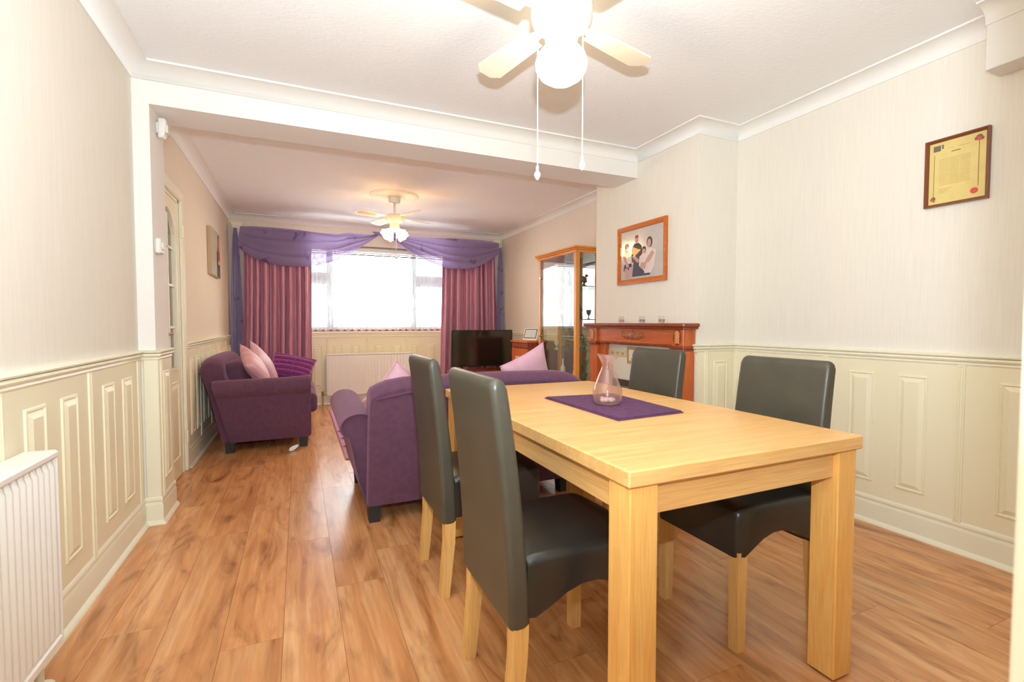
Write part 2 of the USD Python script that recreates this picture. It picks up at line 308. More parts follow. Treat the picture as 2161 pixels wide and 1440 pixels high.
def cloth(P, t=0.0015):
    """A grid of points as a thin closed sheet."""
    P = np.asarray(P, float); du = np.gradient(P, axis=0); dv = np.gradient(P, axis=1); n = np.cross(du, dv); n /= np.linalg.norm(n, axis=2, keepdims=True) + 1e-12
    A, B = P + n * t / 2, P - n * t / 2; nu, nv = P.shape[:2]; m1, m2 = grid(A), grid(B); m2.invert()
    V = np.vstack([A.reshape(-1, 3), B.reshape(-1, 3)]); F = [tuple(f) for f in m1.faces] + [tuple(f + nu * nv) for f in m2.faces]
    edge = [(i, 0) for i in range(nu)] + [(nu - 1, j) for j in range(1, nv)] + [(i, nv - 1) for i in range(nu - 2, -1, -1)] + [(0, j) for j in range(nv - 2, 0, -1)]
    idx = [i * nv + j for i, j in edge]
    for a, b in zip(idx, idx[1:] + idx[:1]): F += [(a, a + nu * nv, b), (b, a + nu * nv, b + nu * nv)]
    return trimesh.Trimesh(V, F, process=False)

# ------------------------------------------------------------------ the room's measures
XL, XP, XR, XR2, XC = -0.79, -0.714, 2.882, 2.905, 2.514
YB0, YB1, YF, YC1, YC2, YD = 3.157, 3.45, 6.91, 2.506, 3.736, -0.65
YR = -0.65                                    # face of the wall behind the camera
ZC, ZB, ZCORN, ZDADO = 2.467, 2.269, 2.391, 0.949
DY0, DY1, DZ = 3.50, 4.19, 1.985             # door in the far left wall
WX0, WX1, WZ0, WZ1 = -0.10, 2.18, 0.985, 2.16  # window opening

T0 = 0.12
# floor: laminate planks
fl_ = setting('floor')
part(fl_, 'underlay', bx(-2.2, 3.2, -2.4, 7.2, -0.06, -0.012), 'gap_dark')
room = unary_union([sbox(XL, YD, XR, YB0), sbox(XP, YB0, XC, YB1), sbox(XL, YB1, XR2, YF), sbox(-0.42, -2.2, 0.56, YD), sbox(XL - T0, DY0, XL, DY1)]).difference(sbox(XC, YC1, 3.1, YC2)).difference(sbox(-1, YB0, XP, YB1))
PW, PL = 0.193, 1.29
k = 0
for i in range(-1, 21):
    x0 = XL - 0.05 + i * PW; off = (i * 0.47 + 0.13 * (i % 3)) % 1.0 * PL
    for j in range(-4, 8):
        y0 = j * PL + off
        g = room.intersection(sbox(x0, y0, x0 + PW, y0 + PL)).buffer(-0.0005, join_style=2)
        for q in getattr(g, 'geoms', [g]):
            if q.is_empty or q.area < 0.002: continue
            part(fl_, 'plank', prism(q, 0.012, at=-0.012), 'laminate')
# walls
def box_s(name, *a, m='wallpaper'): return struct(name, bx(*a), m)
T = 0.12
wl = setting('wall_left'); part(wl, 'plaster', bx(XL - T, XL, YD - T, YB0, 0, ZC), 'wallpaper')
wp = setting('wall_pier'); part(wp, 'plaster', bx(XL - T, XP, YB0, YB1, 0, ZC), 'beam_paint')
wf = setting('wall_left_far')
part(wf, 'plaster', cat(bx(XL - T, XL, YB1, DY0, 0, ZC), bx(XL - T, XL, DY0, DY1, DZ, ZC), bx(XL - T, XL, DY1, YF, 0, ZC)), 'wallpaper_far')
ww = setting('wall_far')
part(ww, 'plaster', cat(bx(XL - T, WX0, YF, YF + 0.22, 0, ZC), bx(WX1, XR2 + T, YF, YF + 0.22, 0, ZC), bx(WX0, WX1, YF, YF + 0.22, 0, WZ0 - 0.03), bx(WX0, WX1, YF, YF + 0.22, WZ1, ZC)), 'wallpaper_far')
wr = setting('wall_right'); part(wr, 'plaster', bx(XR, XR + T, YD - T, YC1, 0, ZC), 'wallpaper')
wrf = setting('wall_right_far'); part(wrf, 'plaster', bx(XR2, XR2 + T, YC2, YF, 0, ZC), 'wallpaper_far')
wc = setting('wall_chimney'); part(wc, 'plaster', bx(XC, XR2 + T, YC1, YC2, 0, ZC), 'wallpaper')
part(wc, 'plaster_return', bx(XC + 0.004, XC + 0.01, YC1 - 0.0008, YC1 + 0.002, 1.0, ZC - 0.08), 'wallpaper')
box_s('wall_back', XL - T, -0.42, YR - T, YR, 0, ZC); box_s('wall_back', 0.56, XR + T, YR - T, YR, 0, ZC); box_s('wall_back', -0.42, 0.56, YR - T, YR, 2.03, ZC)
box_s('wall_rear_room', -1.6, XR + T, -2.42, -2.3, 0, ZC); box_s('wall_rear_room', -1.72, -1.6, -2.42, YR - T, 0, ZC); box_s('wall_rear_room', XR, XR + T, -2.3, YR - T, 0, ZC)
struct('wall_hall', cat(bx(-2.0, -1.9, 3.0, 4.7, 0, ZC), bx(-1.9, XL - T, 2.95, 3.05, 0, ZC), bx(-1.9, XL - T, 4.65, 4.75, 0, ZC), bx(-2.0, XL - T, 2.95, 4.75, ZC, ZC + .1)), 'hall_brown')
# ceilings and beam
struct('ceiling', bx(-1.75, 3.1, -2.45, YB1, ZC, ZC + 0.1), 'ceiling_paint')
struct('ceiling_far', bx(XL - T, 3.1, YB1, YF + 0.3, ZC, ZC + 0.1), 'ceiling_paint')
struct('ceiling_beam', bx(XP, XC, YB0, YB1, ZB, ZC), 'beam_paint')
# boxing along the right wall, high up, its end cut square
bxg = setting('ceiling_boxing'); part(bxg, 'casing', bx(2.75, XR, YD, 1.105, 2.2, ZC, 0.003), 'beam_paint')
# cornices
def cove(pr=0.092, dz=ZC - ZCORN):
    p = [(0, ZC - dz), (0.006, ZC - dz), (0.008, ZC - dz + 0.008)]
    for t in np.linspace(0, 1, 9):
        a = t * PI / 2
        p.append((0.010 + (pr - 0.022) * (1 - math.cos(a)), ZC - dz + 0.012 + (dz - 0.022) * math.sin(a)))
    return p + [(pr - 0.008, ZC - 0.010), (pr, ZC - 0.010), (pr, ZC), (0, ZC)]
struct('trim', sweep([(XR, 1.105), (XR, YC1), (XC, YC1), (XC, YB0), (XL, YB0), (XL, YD)], cove()), 'cornice_paint', 35)
struct('trim', sweep([(XC, YB1), (XC, YC2), (XR2, YC2), (XR2, YF), (XL, YF), (XL, YB1)], cove()), 'cornice_paint', 35)
part(bxg, 'cornice', sweep([(2.75, YD), (2.75, 1.105)], cove()), 'cornice_paint', 35)
# skirting, dado rail
SK = [(0, 0), (0.034, 0), (0.030, 0.010), (0.022, 0.018), (0.019, 0.022), (0.019, 0.105), (0.015, 0.112), (0.013, 0.122), (0.017, 0.128), (0.017, 0.140), (0.011, 0.150), (0, 0.152)]
DADO = [(0, 0.895), (0.010, 0.897), (0.015, 0.905), (0.012, 0.914), (0.022, 0.918), (0.027, 0.926), (0.022, 0.934), (0.017, 0.936), (0.030, 0.940), (0.032, 0.946), (0.024, 0.952), (0, 0.954)]
struct('baseboard_right', sweep([(XR, YD), (XR, YC1), (XC, YC1), (XC, YC1 + 0.03)], SK), 'rail_paint', 35)
struct('baseboard_left', sweep([(XP, YB1), (XP, YB0), (XL, YB0), (XL, YD)], SK), 'rail_paint', 35)
struct('baseboard_left_far', sweep([(XL, YF), (XL, DY1 + 0.075)], SK), 'rail_paint', 35)
struct('baseboard_far', sweep([(XR2, YF), (XL, YF)], SK), 'rail_paint', 35)
struct('baseboard_right_far', sweep([(XR2, YC2), (XR2, YF)], SK), 'rail_paint', 35)
struct('trim', sweep([(XR, YD), (XR, YC1), (XC, YC1), (XC, YC1 + 0.02)], DADO), 'rail_paint', 35)
struct('trim', sweep([(XP, YB1), (XP, YB0), (XL, YB0), (XL, YD)], DADO), 'rail_paint', 35)
struct('trim', sweep([(XL, YF), (XL, DY1 + 0.075)], DADO), 'rail_paint', 35)
struct('trim', sweep([(XR2, YC2), (XR2, YF)], DADO), 'rail_paint', 35)
struct('trim', sweep([(XR2, YF), (WX1 + 0.05, YF)], DADO), 'rail_paint', 35); struct('trim', sweep([(WX0 - 0.05, YF), (XL, YF)], DADO), 'rail_paint', 35)
# wainscot: boards with raised fielded panels, cover strips between them
FIELD = [(0, 0), (0.003, 0.006), (0.010, 0.007), (0.014, 0.001), (0.016, 0.001), (0.036, 0.010), (0.037, 0.010)]
def wainscot(wall, frame, u0, u1, panels, strips, z0=0.13, z1=0.90, pz0=0.228, pz1=0.832):
    fr = lambda u, v, h: frame(u, v, h + 0.010)
    part(wall, 'wainscot_board', ringpanel(u0, u1, z0, z1, [(0, 0), (0, 0.010), (0.001, 0.010)], frame), 'panel_paint')
    for a, b in panels:
        part(wall, 'raised_panel', ringpanel(a, b, pz0, pz1, FIELD, fr), 'panel_paint')
    for s in strips:
        part(wall, 'cover_strip', ringpanel(s - 0.017, s + 0.017, z0, z1, [(0, 0), (0.002, 0.006), (0.008, 0.007), (0.011, 0.003), (0.014, 0.006), (0.0165, 0.007)], fr), 'panel_paint')
rp, rs = [], []
for c in (1.197 + 0.645 * i for i in range(-3, 3)):
    if YD + .02 < c < YC1: rs.append(c)
    for a in (0.131, 0.374):
        if c + a + 0.135 < YC1 - 0.02 and c + a > YD + 0.02: rp.append((c + a, c + a + 0.135))
wainscot(wr, lambda u, v, h: (XR - h, u, v), YD, YC1, rp, rs)
wainscot(wc, lambda u, v, h: (u, YC1 - h, v), XC + 0.005, XR - 0.012, [(2.668, 2.802)], [2.60])
lp, ls = [], []
for c in (2.455 - 0.645 * i for i in range(6)):
    if c > YD + .02: ls.append(c)
    for a in (0.135, 0.385):
        if YD + 0.02 < c + a and c + a + 0.138 < YB0 - 0.02: lp.append((c + a, c + a + 0.138))
wainscot(wl, lambda u, v, h: (XL + h, u, v), YD, YB0, lp, ls + [3.09])
wainscot(wp, lambda u, v, h: (XP + h, u, v), YB0 + 0.002, YB1, [(YB0 + 0.085, YB0 + 0.215)], [YB0 + 0.04])
part(wp, 'front_board', bx(XL + 0.02, XP + 0.010, YB0 - 0.010, YB0 + 0.001, 0.13, 0.90, 0.003), 'rail_paint')
lf = [(4.39 + 0.52 * i + d, 4.39 + 0.52 * i + d + 0.13) for i in range(5) for d in (0, 0.235)]
wainscot(wf, lambda u, v, h: (XL + h, u, v), DY1 + 0.08, YF - 0.012, [p for p in lf if p[1] < YF - 0.03], [4.80 + 0.52 * i for i in range(4)])
fp = [(-0.70, -0.57), (-0.42, -0.29), (-0.16, -0.03), (0.149, 0.278), (0.415, 0.537), (0.653, 0.766), (0.963, 1.086), (1.204, 1.338), (1.487, 1.591), (1.709, 1.837), (2.0, 2.12), (2.24, 2.36), (2.54, 2.66)]
wainscot(ww, lambda u, v, h: (u, YF - h, v), XL + 0.012, XR2 - 0.012, fp, [-0.5 - 0.0, 0.06, 0.345, 0.865, 1.41, 1.92, 2.45], z1=0.895, pz1=0.80)
wainscot(wrf, lambda u, v, h: (XR2 - h, u, v), YC2, YF - 0.012, [(5.62, 5.75), (5.86, 5.99), (6.14, 6.27), (6.38, 6.51)], [5.5, 6.06, 6.6])

# window
win = setting('window_1')
wy = YF + 0.09
fr = [bx(WX0, WX1, wy, wy + 0.07, WZ0, WZ0 + 0.06, .004), bx(WX0, WX1, wy, wy + 0.07, WZ1 - 0.06, WZ1, .004), bx(WX0, WX0 + 0.06, wy, wy + 0.07, WZ0, WZ1, .004), bx(WX1 - 0.06, WX1, wy, wy + 0.07, WZ0, WZ1, .004)]
part(win, 'window_frame', cat(*fr), 'upvc')
for mx in (0.353, 1.500): part(win, 'mullion', bx(mx, mx + 0.078, wy - 0.005, wy + 0.07, WZ0 + 0.06, WZ1 - 0.06, .005), 'upvc')
for a, b in ((WX0 + 0.06, 0.353), (1.578, WX1 - 0.06)):
    part(win, 'transom', bx(a, b, wy - 0.005, wy + 0.07, 1.63, 1.79, .005), 'upvc')
    part(win, 'pane', bx(a, b, wy + 0.03, wy + 0.036, WZ0 + 0.06, 1.63), 'pane'); part(win, 'pane', bx(a, b, wy + 0.03, wy + 0.036, 1.79, WZ1 - 0.06), 'pane')
part(win, 'pane', bx(0.431, 1.5, wy + 0.03, wy + 0.036, WZ0 + 0.06, WZ1 - 0.06), 'pane')
part(win, 'window_sill', sweep([(WX1 + 0.06, YF), (WX0 - 0.06, YF)], [(-0.09, 0.957), (0.030, 0.957), (0.034, 0.962), (0.034, 0.980), (0.030, 0.985), (-0.09, 0.985)]), 'rail_paint')
part(win, 'bottom_bead', bx(WX0, WX1, YF + 0.040, YF + 0.055, WZ0, WZ0 + 0.030, .003), 'mahogany_z', label='dark strip standing in for the shade along the foot of the window')  # brown strip added as painted shade in the gaps under the net hem
part(win, 'sill_moulding', sweep([(WX1 + 0.05, YF), (WX0 - 0.05, YF)], [(0, 0.89), (0.014, 0.893), (0.014, 0.905), (0.020, 0.91), (0.020, 0.935), (0.026, 0.942), (0.026, 0.957), (0, 0.957)]), 'rail_paint')

# far left door: panelled below, arched small-paned glazing above
d1 = setting('door_1')
part(d1, 'architrave', cat(bx(XL - .002, XL + 0.022, DY1, DY1 + 0.07, 0, DZ + 0.07, .006), bx(XL - .002, XL + 0.022, DY0 - 0.045, DY0, 0, DZ + 0.07, .006), bx(XL - .002, XL + 0.024, DY0, DY1, DZ, DZ + 0.07, .006)), 'rail_paint')
part(d1, 'door_jamb', cat(bx(XL - T, XL, DY1 - 0.02, DY1, 0, DZ), bx(XL - T, XL, DY0, DY0 + 0.02, 0, DZ), bx(XL - T, XL, DY0, DY1, DZ - 0.02, DZ)), 'rail_paint')
a0, a1 = DY0 + 0.022, DY1 - 0.022
g0, g1, gz0, gzs, gzt = a0 + 0.105, a1 - 0.105, 0.785, 1.72, 1.875
arch = [(g0, gz0), (g1, gz0), (g1, gzs)] + [(g1 - (g1 - g0) * t, gzs + (gzt - gzs) * math.sin(PI * t) ** 0.7) for t in np.linspace(0.06, 0.94, 15)] + [(g0, gzs)]
leaf = Polygon([(a0, 0.006), (a1, 0.006), (a1, DZ - 0.022), (a0, DZ - 0.022)]).difference(Polygon(arch))
part(d1, 'door_leaf', prism(leaf, 0.04, 'yz', XL - 0.045), 'panel_paint')
part(d1, 'glazing_moulding', prism(Polygon(arch).buffer(0.014).difference(Polygon(arch).buffer(-0.006)), 0.012, 'yz', XL - 0.008), 'rail_paint')
part(d1, 'pane', prism(Polygon(arch), 0.004, 'yz', XL - 0.028), 'door_glass')
for z in (1.07, 1.36, 1.62): part(d1, 'glazing_bar', bx(XL - 0.032, XL - 0.010, g0, g1, z - 0.009, z + 0.009, .003), 'rail_paint')
for i in (1, 2): part(d1, 'glazing_bar', bx(XL - 0.032, XL - 0.012, g0 + (g1 - g0) * i / 3 - 0.008, g0 + (g1 - g0) * i / 3 + 0.008, gz0, gzs + 0.13, .003), 'rail_paint')
part(d1, 'raised_panel', ringpanel(g0, g1, 0.14, 0.69, [(0, 0), (0.004, 0.010), (0.014, 0.010), (0.018, 0.002), (0.045, 0.008), (0.046, 0.008)], lambda u, v, h: (XL - 0.006 + h, u, v)), 'panel_paint')
for z in (0.22, 1.72): part(d1, 'hinge', cat(cyl((XL + 0.022, DY1 - 0.008, z), (XL + 0.022, DY1 - 0.008, z + 0.09), 0.007), bx(XL + 0.016, XL + 0.022, DY1 - .005, DY1 + 0.03, z, z + 0.09)), 'rail_paint')
part(d1, 'door_handle', cat(bx(XL - .005, XL + 0.004, a0 + 0.03, a0 + 0.07, 0.95, 1.1, .003), cyl((XL, a0 + 0.05, 1.03), (XL + 0.05, a0 + 0.05, 1.03), 0.009), cyl((XL + 0.045, a0 + 0.05, 1.03), (XL + 0.045, a0 + 0.16, 1.03), 0.009)), 'brass', 40)
# the cream door standing open beside the photographer: its face and edge close the picture at the right
d2 = setting('door_2')
for xj in (-0.42, 0.53): part(d2, 'door_jamb', bx(xj, xj + 0.03, YR - T, YR, 0, 2.03), 'rail_paint'); part(d2, 'architrave', bx(xj - 0.035 if xj < 0 else xj + 0.012, xj + 0.02 if xj < 0 else xj + 0.067, YR, YR + 0.018, 0, 2.08, .005), 'rail_paint')
part(d2, 'architrave', bx(-0.45, 0.60, YR, YR + 0.018, 2.02, 2.09, .005), 'rail_paint')
lx0, lx1, ly0, ly1 = 0.518, 0.558, YR + 0.03, 0.180
part(d2, 'door_leaf', bx(lx0, lx1, ly0, ly1, 0.008, 2.005, .003), 'rail_paint')
for sgn, xx in ((-1, lx0), (1, lx1)):
    for y0, y1 in ((ly0 + 0.11, ly0 + 0.36), (ly0 + 0.45, ly1 - 0.10)):
        for z0, z1 in ((0.2, 0.80), (1.0, 1.85)): part(d2, 'raised_panel', ringpanel(y0, y1, z0, z1, [(0, 0), (0.004, 0.008), (0.014, 0.008), (0.018, 0.001), (0.045, 0.006), (0.046, 0.006)], lambda u, v, h: (xx + sgn * h, u, v)), 'rail_paint')
    part(d2, 'door_handle', cat(cyl((xx, ly1 - 0.05, 0.99), (xx + sgn * 0.045, ly1 - 0.05, 0.99), 0.009), cyl((xx + sgn * 0.042, ly1 - 0.05, 0.99), (xx + sgn * 0.042, ly1 - 0.16, 0.99), 0.008)), 'brass', 40)

# ------------------------------------------------------------------ dining table
TX0, TX1, TY0, TY1, TZ = 0.690, 1.570, 0.885, 2.405, 0.757
t = thing('dining_table', 'light oak rectangular dining table with thick square legs', 'table')
ym = 1.66
part(t, 'tabletop', bx(TX0, TX1, TY0, ym - 0.0008, TZ - 0.042, TZ, .004), 'oak_x'); part(t, 'tabletop', bx(TX0, TX1, ym + 0.0008, TY1, TZ - 0.042, TZ, .004), 'oak_x')
LW = 0.085
for lx in (TX0 + 0.012, TX1 - 0.012 - LW):
    for ly in (TY0 + 0.012, TY1 - 0.012 - LW):
        l = part(t, 'leg', bx(lx, lx + LW, ly, ly + LW, 0.006, TZ - 0.042, .003), 'oak_z')
        part(l.rsplit('/', 1)[0], 'glide', cyl((lx + LW / 2, ly + LW / 2, 0), (lx + LW / 2, ly + LW / 2, 0.007), 0.028), 'chrome')
for y0, y1, nm in ((TY0 + 0.028, TY0 + 0.050, 'x'), (TY1 - 0.050, TY1 - 0.028, 'x')):
    part(t, 'apron', bx(TX0 + 0.012 + LW, TX1 - 0.012 - LW, y0, y1, TZ - 0.125, TZ - 0.042, .002), 'oak_x')
for x0 in (TX0 + 0.028, TX1 - 0.050):
    part(t, 'apron', bx(x0, x0 + 0.022, TY0 + 0.012 + LW, TY1 - 0.012 - LW, TZ - 0.125, TZ - 0.042, .002), 'oak_y')

# dining chairs: leather, the back sheathed down below the seat. Local: faces +x, rear legs' heels at x = 0
def chair(name, label, loc, rotz, group):
    c = thing(name, label, 'chair', loc, rotz, group)
    zs = [0.300, 0.303, 0.312, 0.40, 0.50, 0.60, 0.70, 0.80, 0.88, 0.930, 0.948, 0.957, 0.960]; R = []
    for z in zs:
        tt = (z - 0.3) / 0.66; xr = -0.002 - 0.055 * tt ** 1.8; th = 0.060 - 0.012 * tt; hw = 0.197 - 0.004 * tt
        e = 0.0
        if z > 0.925: e = 0.022 * (1 - math.sqrt(max(0, 1 - ((z - 0.930) / 0.030) ** 2))) if z > 0.93 else 0
        if z < 0.312: e = (0.312 - z) / 0.012 * 0.006
        r = rrect(th / 2 - e, hw - e, 0.016, 4); R.append([(xr + th / 2 + px, py, z) for px, py in r])
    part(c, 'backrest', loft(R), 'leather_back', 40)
    R = []; xs = [0.050, 0.056, 0.075, 0.12, 0.17, 0.22, 0.27, 0.32, 0.37, 0.405, 0.425, 0.434, 0.438]
    for xx in xs:
        u = (xx - 0.06) / 0.37; e = 0.0
        if xx > 0.40: e = 0.030 * (1 - math.sqrt(max(0, 1 - ((xx - 0.40) / 0.038) ** 2)))
        if xx < 0.06: e = 0.006
        arch_ = max(0.0, math.sin(PI * min(max((u - 0.10) / 0.80, 0), 1))) ** 0.8 * 0.062
        zt, zb_, hw = 0.488 - e * 0.8, 0.322 + arch_, 0.195 - e * 0.7
        ring = []
        for s in np.linspace(-1, 1, 9): ring.append((xx, s * (hw - 0.024), zt + 0.012 * (1 - s * s) * (1 - e / .03)))
        for a in np.linspace(80, 0, 6): ring.append((xx, hw - 0.024 + 0.024 * math.cos(math.radians(a)), zt - 0.024 + 0.024 * math.sin(math.radians(a))))
        ring += [(xx, hw, zb_ + 0.004), (xx, hw - 0.004, zb_)]
        ring += [(xx, -hw + 0.004, zb_), (xx, -hw, zb_ + 0.004)]
        for a in np.linspace(180, 100, 6): ring.append((xx, -hw + 0.024 + 0.024 * math.cos(math.radians(a)), zt - 0.024 + 0.024 * math.sin(math.radians(a))))
        R.append(ring)
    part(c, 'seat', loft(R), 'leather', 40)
    def leg(xa, xb, ya, yb, top, s0, s1):
        return loft([[(xb + a * s1, yb + b * s1, 0.0) for a, b in ((-1, -1), (1, -1), (1, 1), (-1, 1))], [(xa + a * s0, ya + b * s0, top) for a, b in ((-1, -1), (1, -1), (1, 1), (-1, 1))]])
    for s in (-1, 1):
        part(c, 'leg', leg(0.412, 0.412, s * 0.170, s * 0.170, 0.34, 0.021, 0.018), 'beech_z')
        part(c, 'leg', loft([[(x_ + a * w, s * 0.170 + b * w, z) for a, b in ((-1, -1), (1, -1), (1, 1), (-1, 1))] for x_, z, w in ((0.010, 0, 0.018), (0.020, 0.12, 0.020), (0.030, 0.22, 0.021), (0.032, 0.31, 0.022))]), 'beech_z', 25)
    return c
g = 'black leather dining chairs round the oak table'
chA = chair('dining_chair', 'black leather dining chair nearest the camera, on the left of the table', (0.485, 1.292, 0), 0, g)
copy(chA, 'dining_chair', 'black leather dining chair between the purple sofa back and the nearest chair', (0.506, 2.000, 0), 0)
copy(chA, 'dining_chair', 'black leather dining chair in front of the fireplace, behind the vase', (1.755, 2.050, 0), 180)
copy(chA, 'dining_chair', 'black leather dining chair against the cream panelling, right of the table', (1.742, 1.298, 0), 180)

# folded cloth and vase
qd = [(1.014, 1.913), (1.012, 1.361), (1.334, 1.388), (1.363, 1.874)]
q = Polygon(qd)
np_ = thing('table_napkin', 'folded purple cloth under the glass vase', 'napkin')
for i, sh in enumerate((0.0, 0.006)):
    qq = q.buffer(-sh, join_style=1)
    part(np_, 'folded_layer', prism(qq, 0.0042, at=TZ + 0.0003 + i * 0.0046), 'napkin')
vz = TZ + 0.0097
prof_o = [(0.030, 0.0), (0.046, 0.004), (0.058, 0.020), (0.0615, 0.042), (0.058, 0.062), (0.048, 0.090), (0.037, 0.120), (0.027, 0.143), (0.0225, 0.158), (0.0245, 0.170), (0.034, 0.188), (0.043, 0.203)]
n = 48
def vring(r, z):
    w = max(0, (z - 0.165) / 0.038); out = []
    for a in np.arange(n) * 2 * PI / n: out.append((r * (1 + 0.13 * w * math.cos(3 * a + 0.6)) * math.cos(a), r * (1 + 0.13 * w * math.cos(3 * a + 0.6)) * math.sin(a), z + 0.004 * w * math.cos(3 * a + 0.6)))
    return out
prof_i = [(r - 0.003, max(z, 0.010)) for r, z in prof_o[::-1]]
vs = thing('glass_vase', 'pale pink crackle glass vase with flared lobed rim on the purple cloth', 'vase', (1.150, 1.622, vz))
part(vs, 'body', loft([vring(r, z) for r, z in prof_o + prof_i]), 'pink_glass', 40)
part(vs, 'base_pebbles', cat(*[xf(trimesh.creation.icosphere(1, 0.008 + 0.003 * random.random()), (0.03 * math.cos(i * 2.4) * (0.3 + 0.7 * random.random()), 0.03 * math.sin(i * 2.4) * (0.3 + 0.7 * random.random()), 0.019)) for i in range(14)]), 'pebble', True, label='pale glass pebbles in the vase', kind='stuff')

# ------------------------------------------------------------------ sofas. Local: x along the width, y from back (0) to front
def sofa(name, label, loc, rotz, W=1.28, D=0.84):
    s = thing(name, label, 'sofa', loc, rotz, 'matching purple two-seater sofas'); rk = 0.20; h = W / 2
    # frame under the seat
    part(s, 'base', bx(-h + 0.01, h - 0.01, 0.02, D - 0.02, 0.10, 0.28, .02), 'sofa_fabric')
    # back: raked, rounded along its top and at its ends
    R = []
    for xx in np.concatenate([[-h + 0.001, -h + 0.012, -h + 0.04, -h + 0.09, -h + 0.18], np.linspace(-h + 0.3, h - 0.3, 7), [h - 0.18, h - 0.09, h - 0.04, h - 0.012, h - 0.001]]):
        d = min(xx + h, h - xx); dr = 0.05 * max(0, 1 - d / 0.18) ** 2.2 + (0.012 if d < 0.012 else 0); sh = 0.012 if d < 0.01 else 0
        zt = 0.805 - dr + 0.012 * math.cos(xx / h * PI / 2); pr = [(0.0 + sh, 0.10), (-0.085, 0.50), (-0.135, zt - 0.085), (-0.145, zt - 0.06)]
        for a in np.linspace(170, 10, 9): pr.append((-0.065 + (0.082 - sh) * math.cos(math.radians(a)), zt - 0.055 + 0.055 * math.sin(math.radians(a))))
        pr += [(0.03, zt - 0.14), (0.10, 0.45), (0.20, 0.10)]
        R.append([(xx, y, z) for y, z in pr])
    bk = part(s, 'backrest', loft(R), 'sofa_fabric', 45)
    part(s, 'piping', tube([(-h + 0.03, -0.140, 0.705), (-h + 0.2, -0.144, 0.735), (0, -0.146, 0.742), (h - 0.2, -0.144, 0.735), (h - 0.03, -0.140, 0.705)], 0.005), 'sofa_fabric', 40)
    # rolled, flared arms
    for sd in (-1, 1):
        pan = Polygon([(0.0, 0.09), (0.035, 0.20), (0.075, 0.40), (0.105, 0.53), (-0.03, 0.60), (-0.09, 0.48), (-0.13, 0.30), (-0.14, 0.09)])
        poly = unary_union([pan, ellipse(0.045, 0.555, 0.095, 0.078, 40)]).buffer(0.01).buffer(-0.01)
        pts = np.array(poly.exterior.coords)[:-1]
        if sd < 0: pts = pts[::-1]
        def ring(y, ins=0.0, raked=0.0, lift=0.0):
            q = np.array(poly.buffer(-ins).exterior.coords)[:-1] if False else pts
            c = pts.mean(0); qq = c + (pts - c) * (1 - ins)
            return [(sd * (h + a - 0.0), y - raked * (z - 0.1), z + lift * max(0, (z - 0.3))) for a, z in qq]
        m = loft([ring(0.075, 0.10, rk, -0.03), ring(0.052, 0.02, rk, -0.03), ring(0.060, 0, rk, -0.03), ring(0.25, 0, rk * 0.4, -0.01), ring(0.5, 0, 0, 0.0), ring(D - 0.03, 0, 0, 0.03), ring(D - 0.008, 0.015, 0, 0.03), ring(D, 0.06, 0, 0.03)])
        part(s, 'arm', m, 'sofa_fabric', 45)
    for i in (-1, 1):
        part(s, 'seat_cushion', xf(rbox(h - 0.13, 0.74, 0.18, 0.05), (i * (h - 0.13) / 2, D + 0.06 - 0.37, 0.365)), 'sofa_fabric', 50)
        part(s, 'back_cushion', xf(rbox(h - 0.14, 0.18, 0.36, 0.07), (i * (h - 0.13) / 2, 0.10, 0.585), rx=14), 'sofa_fabric', 50)
    for fx in (-h + 0.005, h - 0.075):
        for fy in (0.02, D - 0.10): part(s, 'foot', loft([[(fx + 0.006, fy + .004, 0), (fx + 0.064, fy + .004, 0), (fx + 0.064, fy + 0.068, 0), (fx + 0.006, fy + 0.068, 0)], [(fx, fy, 0.10), (fx + 0.07, fy, 0.10), (fx + 0.07, fy + 0.075, 0.10), (fx, fy + 0.075, 0.10)]]), 'sofa_foot')
    return s
sofa('sofa', 'purple two-seater sofa against the left wall, three cushions on it', (-0.605, 5.24, 0), -90, D=0.69)
sofa('sofa', 'purple two-seater sofa seen from behind, its back to the dining table', (0.965, 2.655, 0), 0)

def cushion_mesh(w, h, t, ridges=0, seed=0, nn=26):
    U = np.linspace(-1, 1, nn); P1 = np.zeros((nn, nn, 3)); P2 = P1.copy()
    for i, u in enumerate(U):
        for j, v in enumerate(U):
            f = (max(0, (1 - abs(u) ** 2.6)) * max(0, (1 - abs(v) ** 2.6))) ** 0.5
            px = w / 2 * u * (1 - 0.07 * (1 - v * v)); pz = h / 2 * v * (1 - 0.07 * (1 - u * u))
            th = t / 2 * f * (1 + 0.12 * (meshkit.noise(np.array([u * 1.7, v * 1.7, seed])) - 0.5))
            if ridges: th += 0.022 * (abs(math.sin(v * PI * ridges / 2)) ** 0.6 - 0.6) * min(1, f * 2.5)
            P1[i, j] = (px, th, pz); P2[i, j] = (px, -th, pz)
    a, b = grid(P1), grid(P2); b.invert(); m = cat(a, b); m.merge_vertices()
    if m.volume < 0: m.invert()
    return m
gp = 'scatter cushions on the left sofa'
def cushion(label, mesh, m, loc, rot, piping=True, group=None):
    c = thing('cushion', label, 'cushion', loc, group=group, rot=rot); part(c, 'cover', mesh, m, 50)
    if piping:
        w = mesh.extents[0]; e = mesh.vertices[np.abs(mesh.vertices[:, 1]) < 0.0012]
        an = np.arctan2(e[:, 2], e[:, 0]); e = e[np.argsort(an)]; part(c, 'piping', tube(np.vstack([e, e[:1]]), 0.0035, 6), m, 40)
    return c
cushion('pink striped cushion leaning nearest on the left sofa', cushion_mesh(0.37, 0.37, 0.14, seed=1), 'pink_stripe', (-0.365, 4.885, 0.690), (36, 30, -76), group=gp)
cushion('plain pink cushion tucked behind the striped one on the left sofa', cushion_mesh(0.38, 0.38, 0.12, seed=2), 'pink_satin', (-0.315, 5.215, 0.705), (34, 26, -78), group=gp)
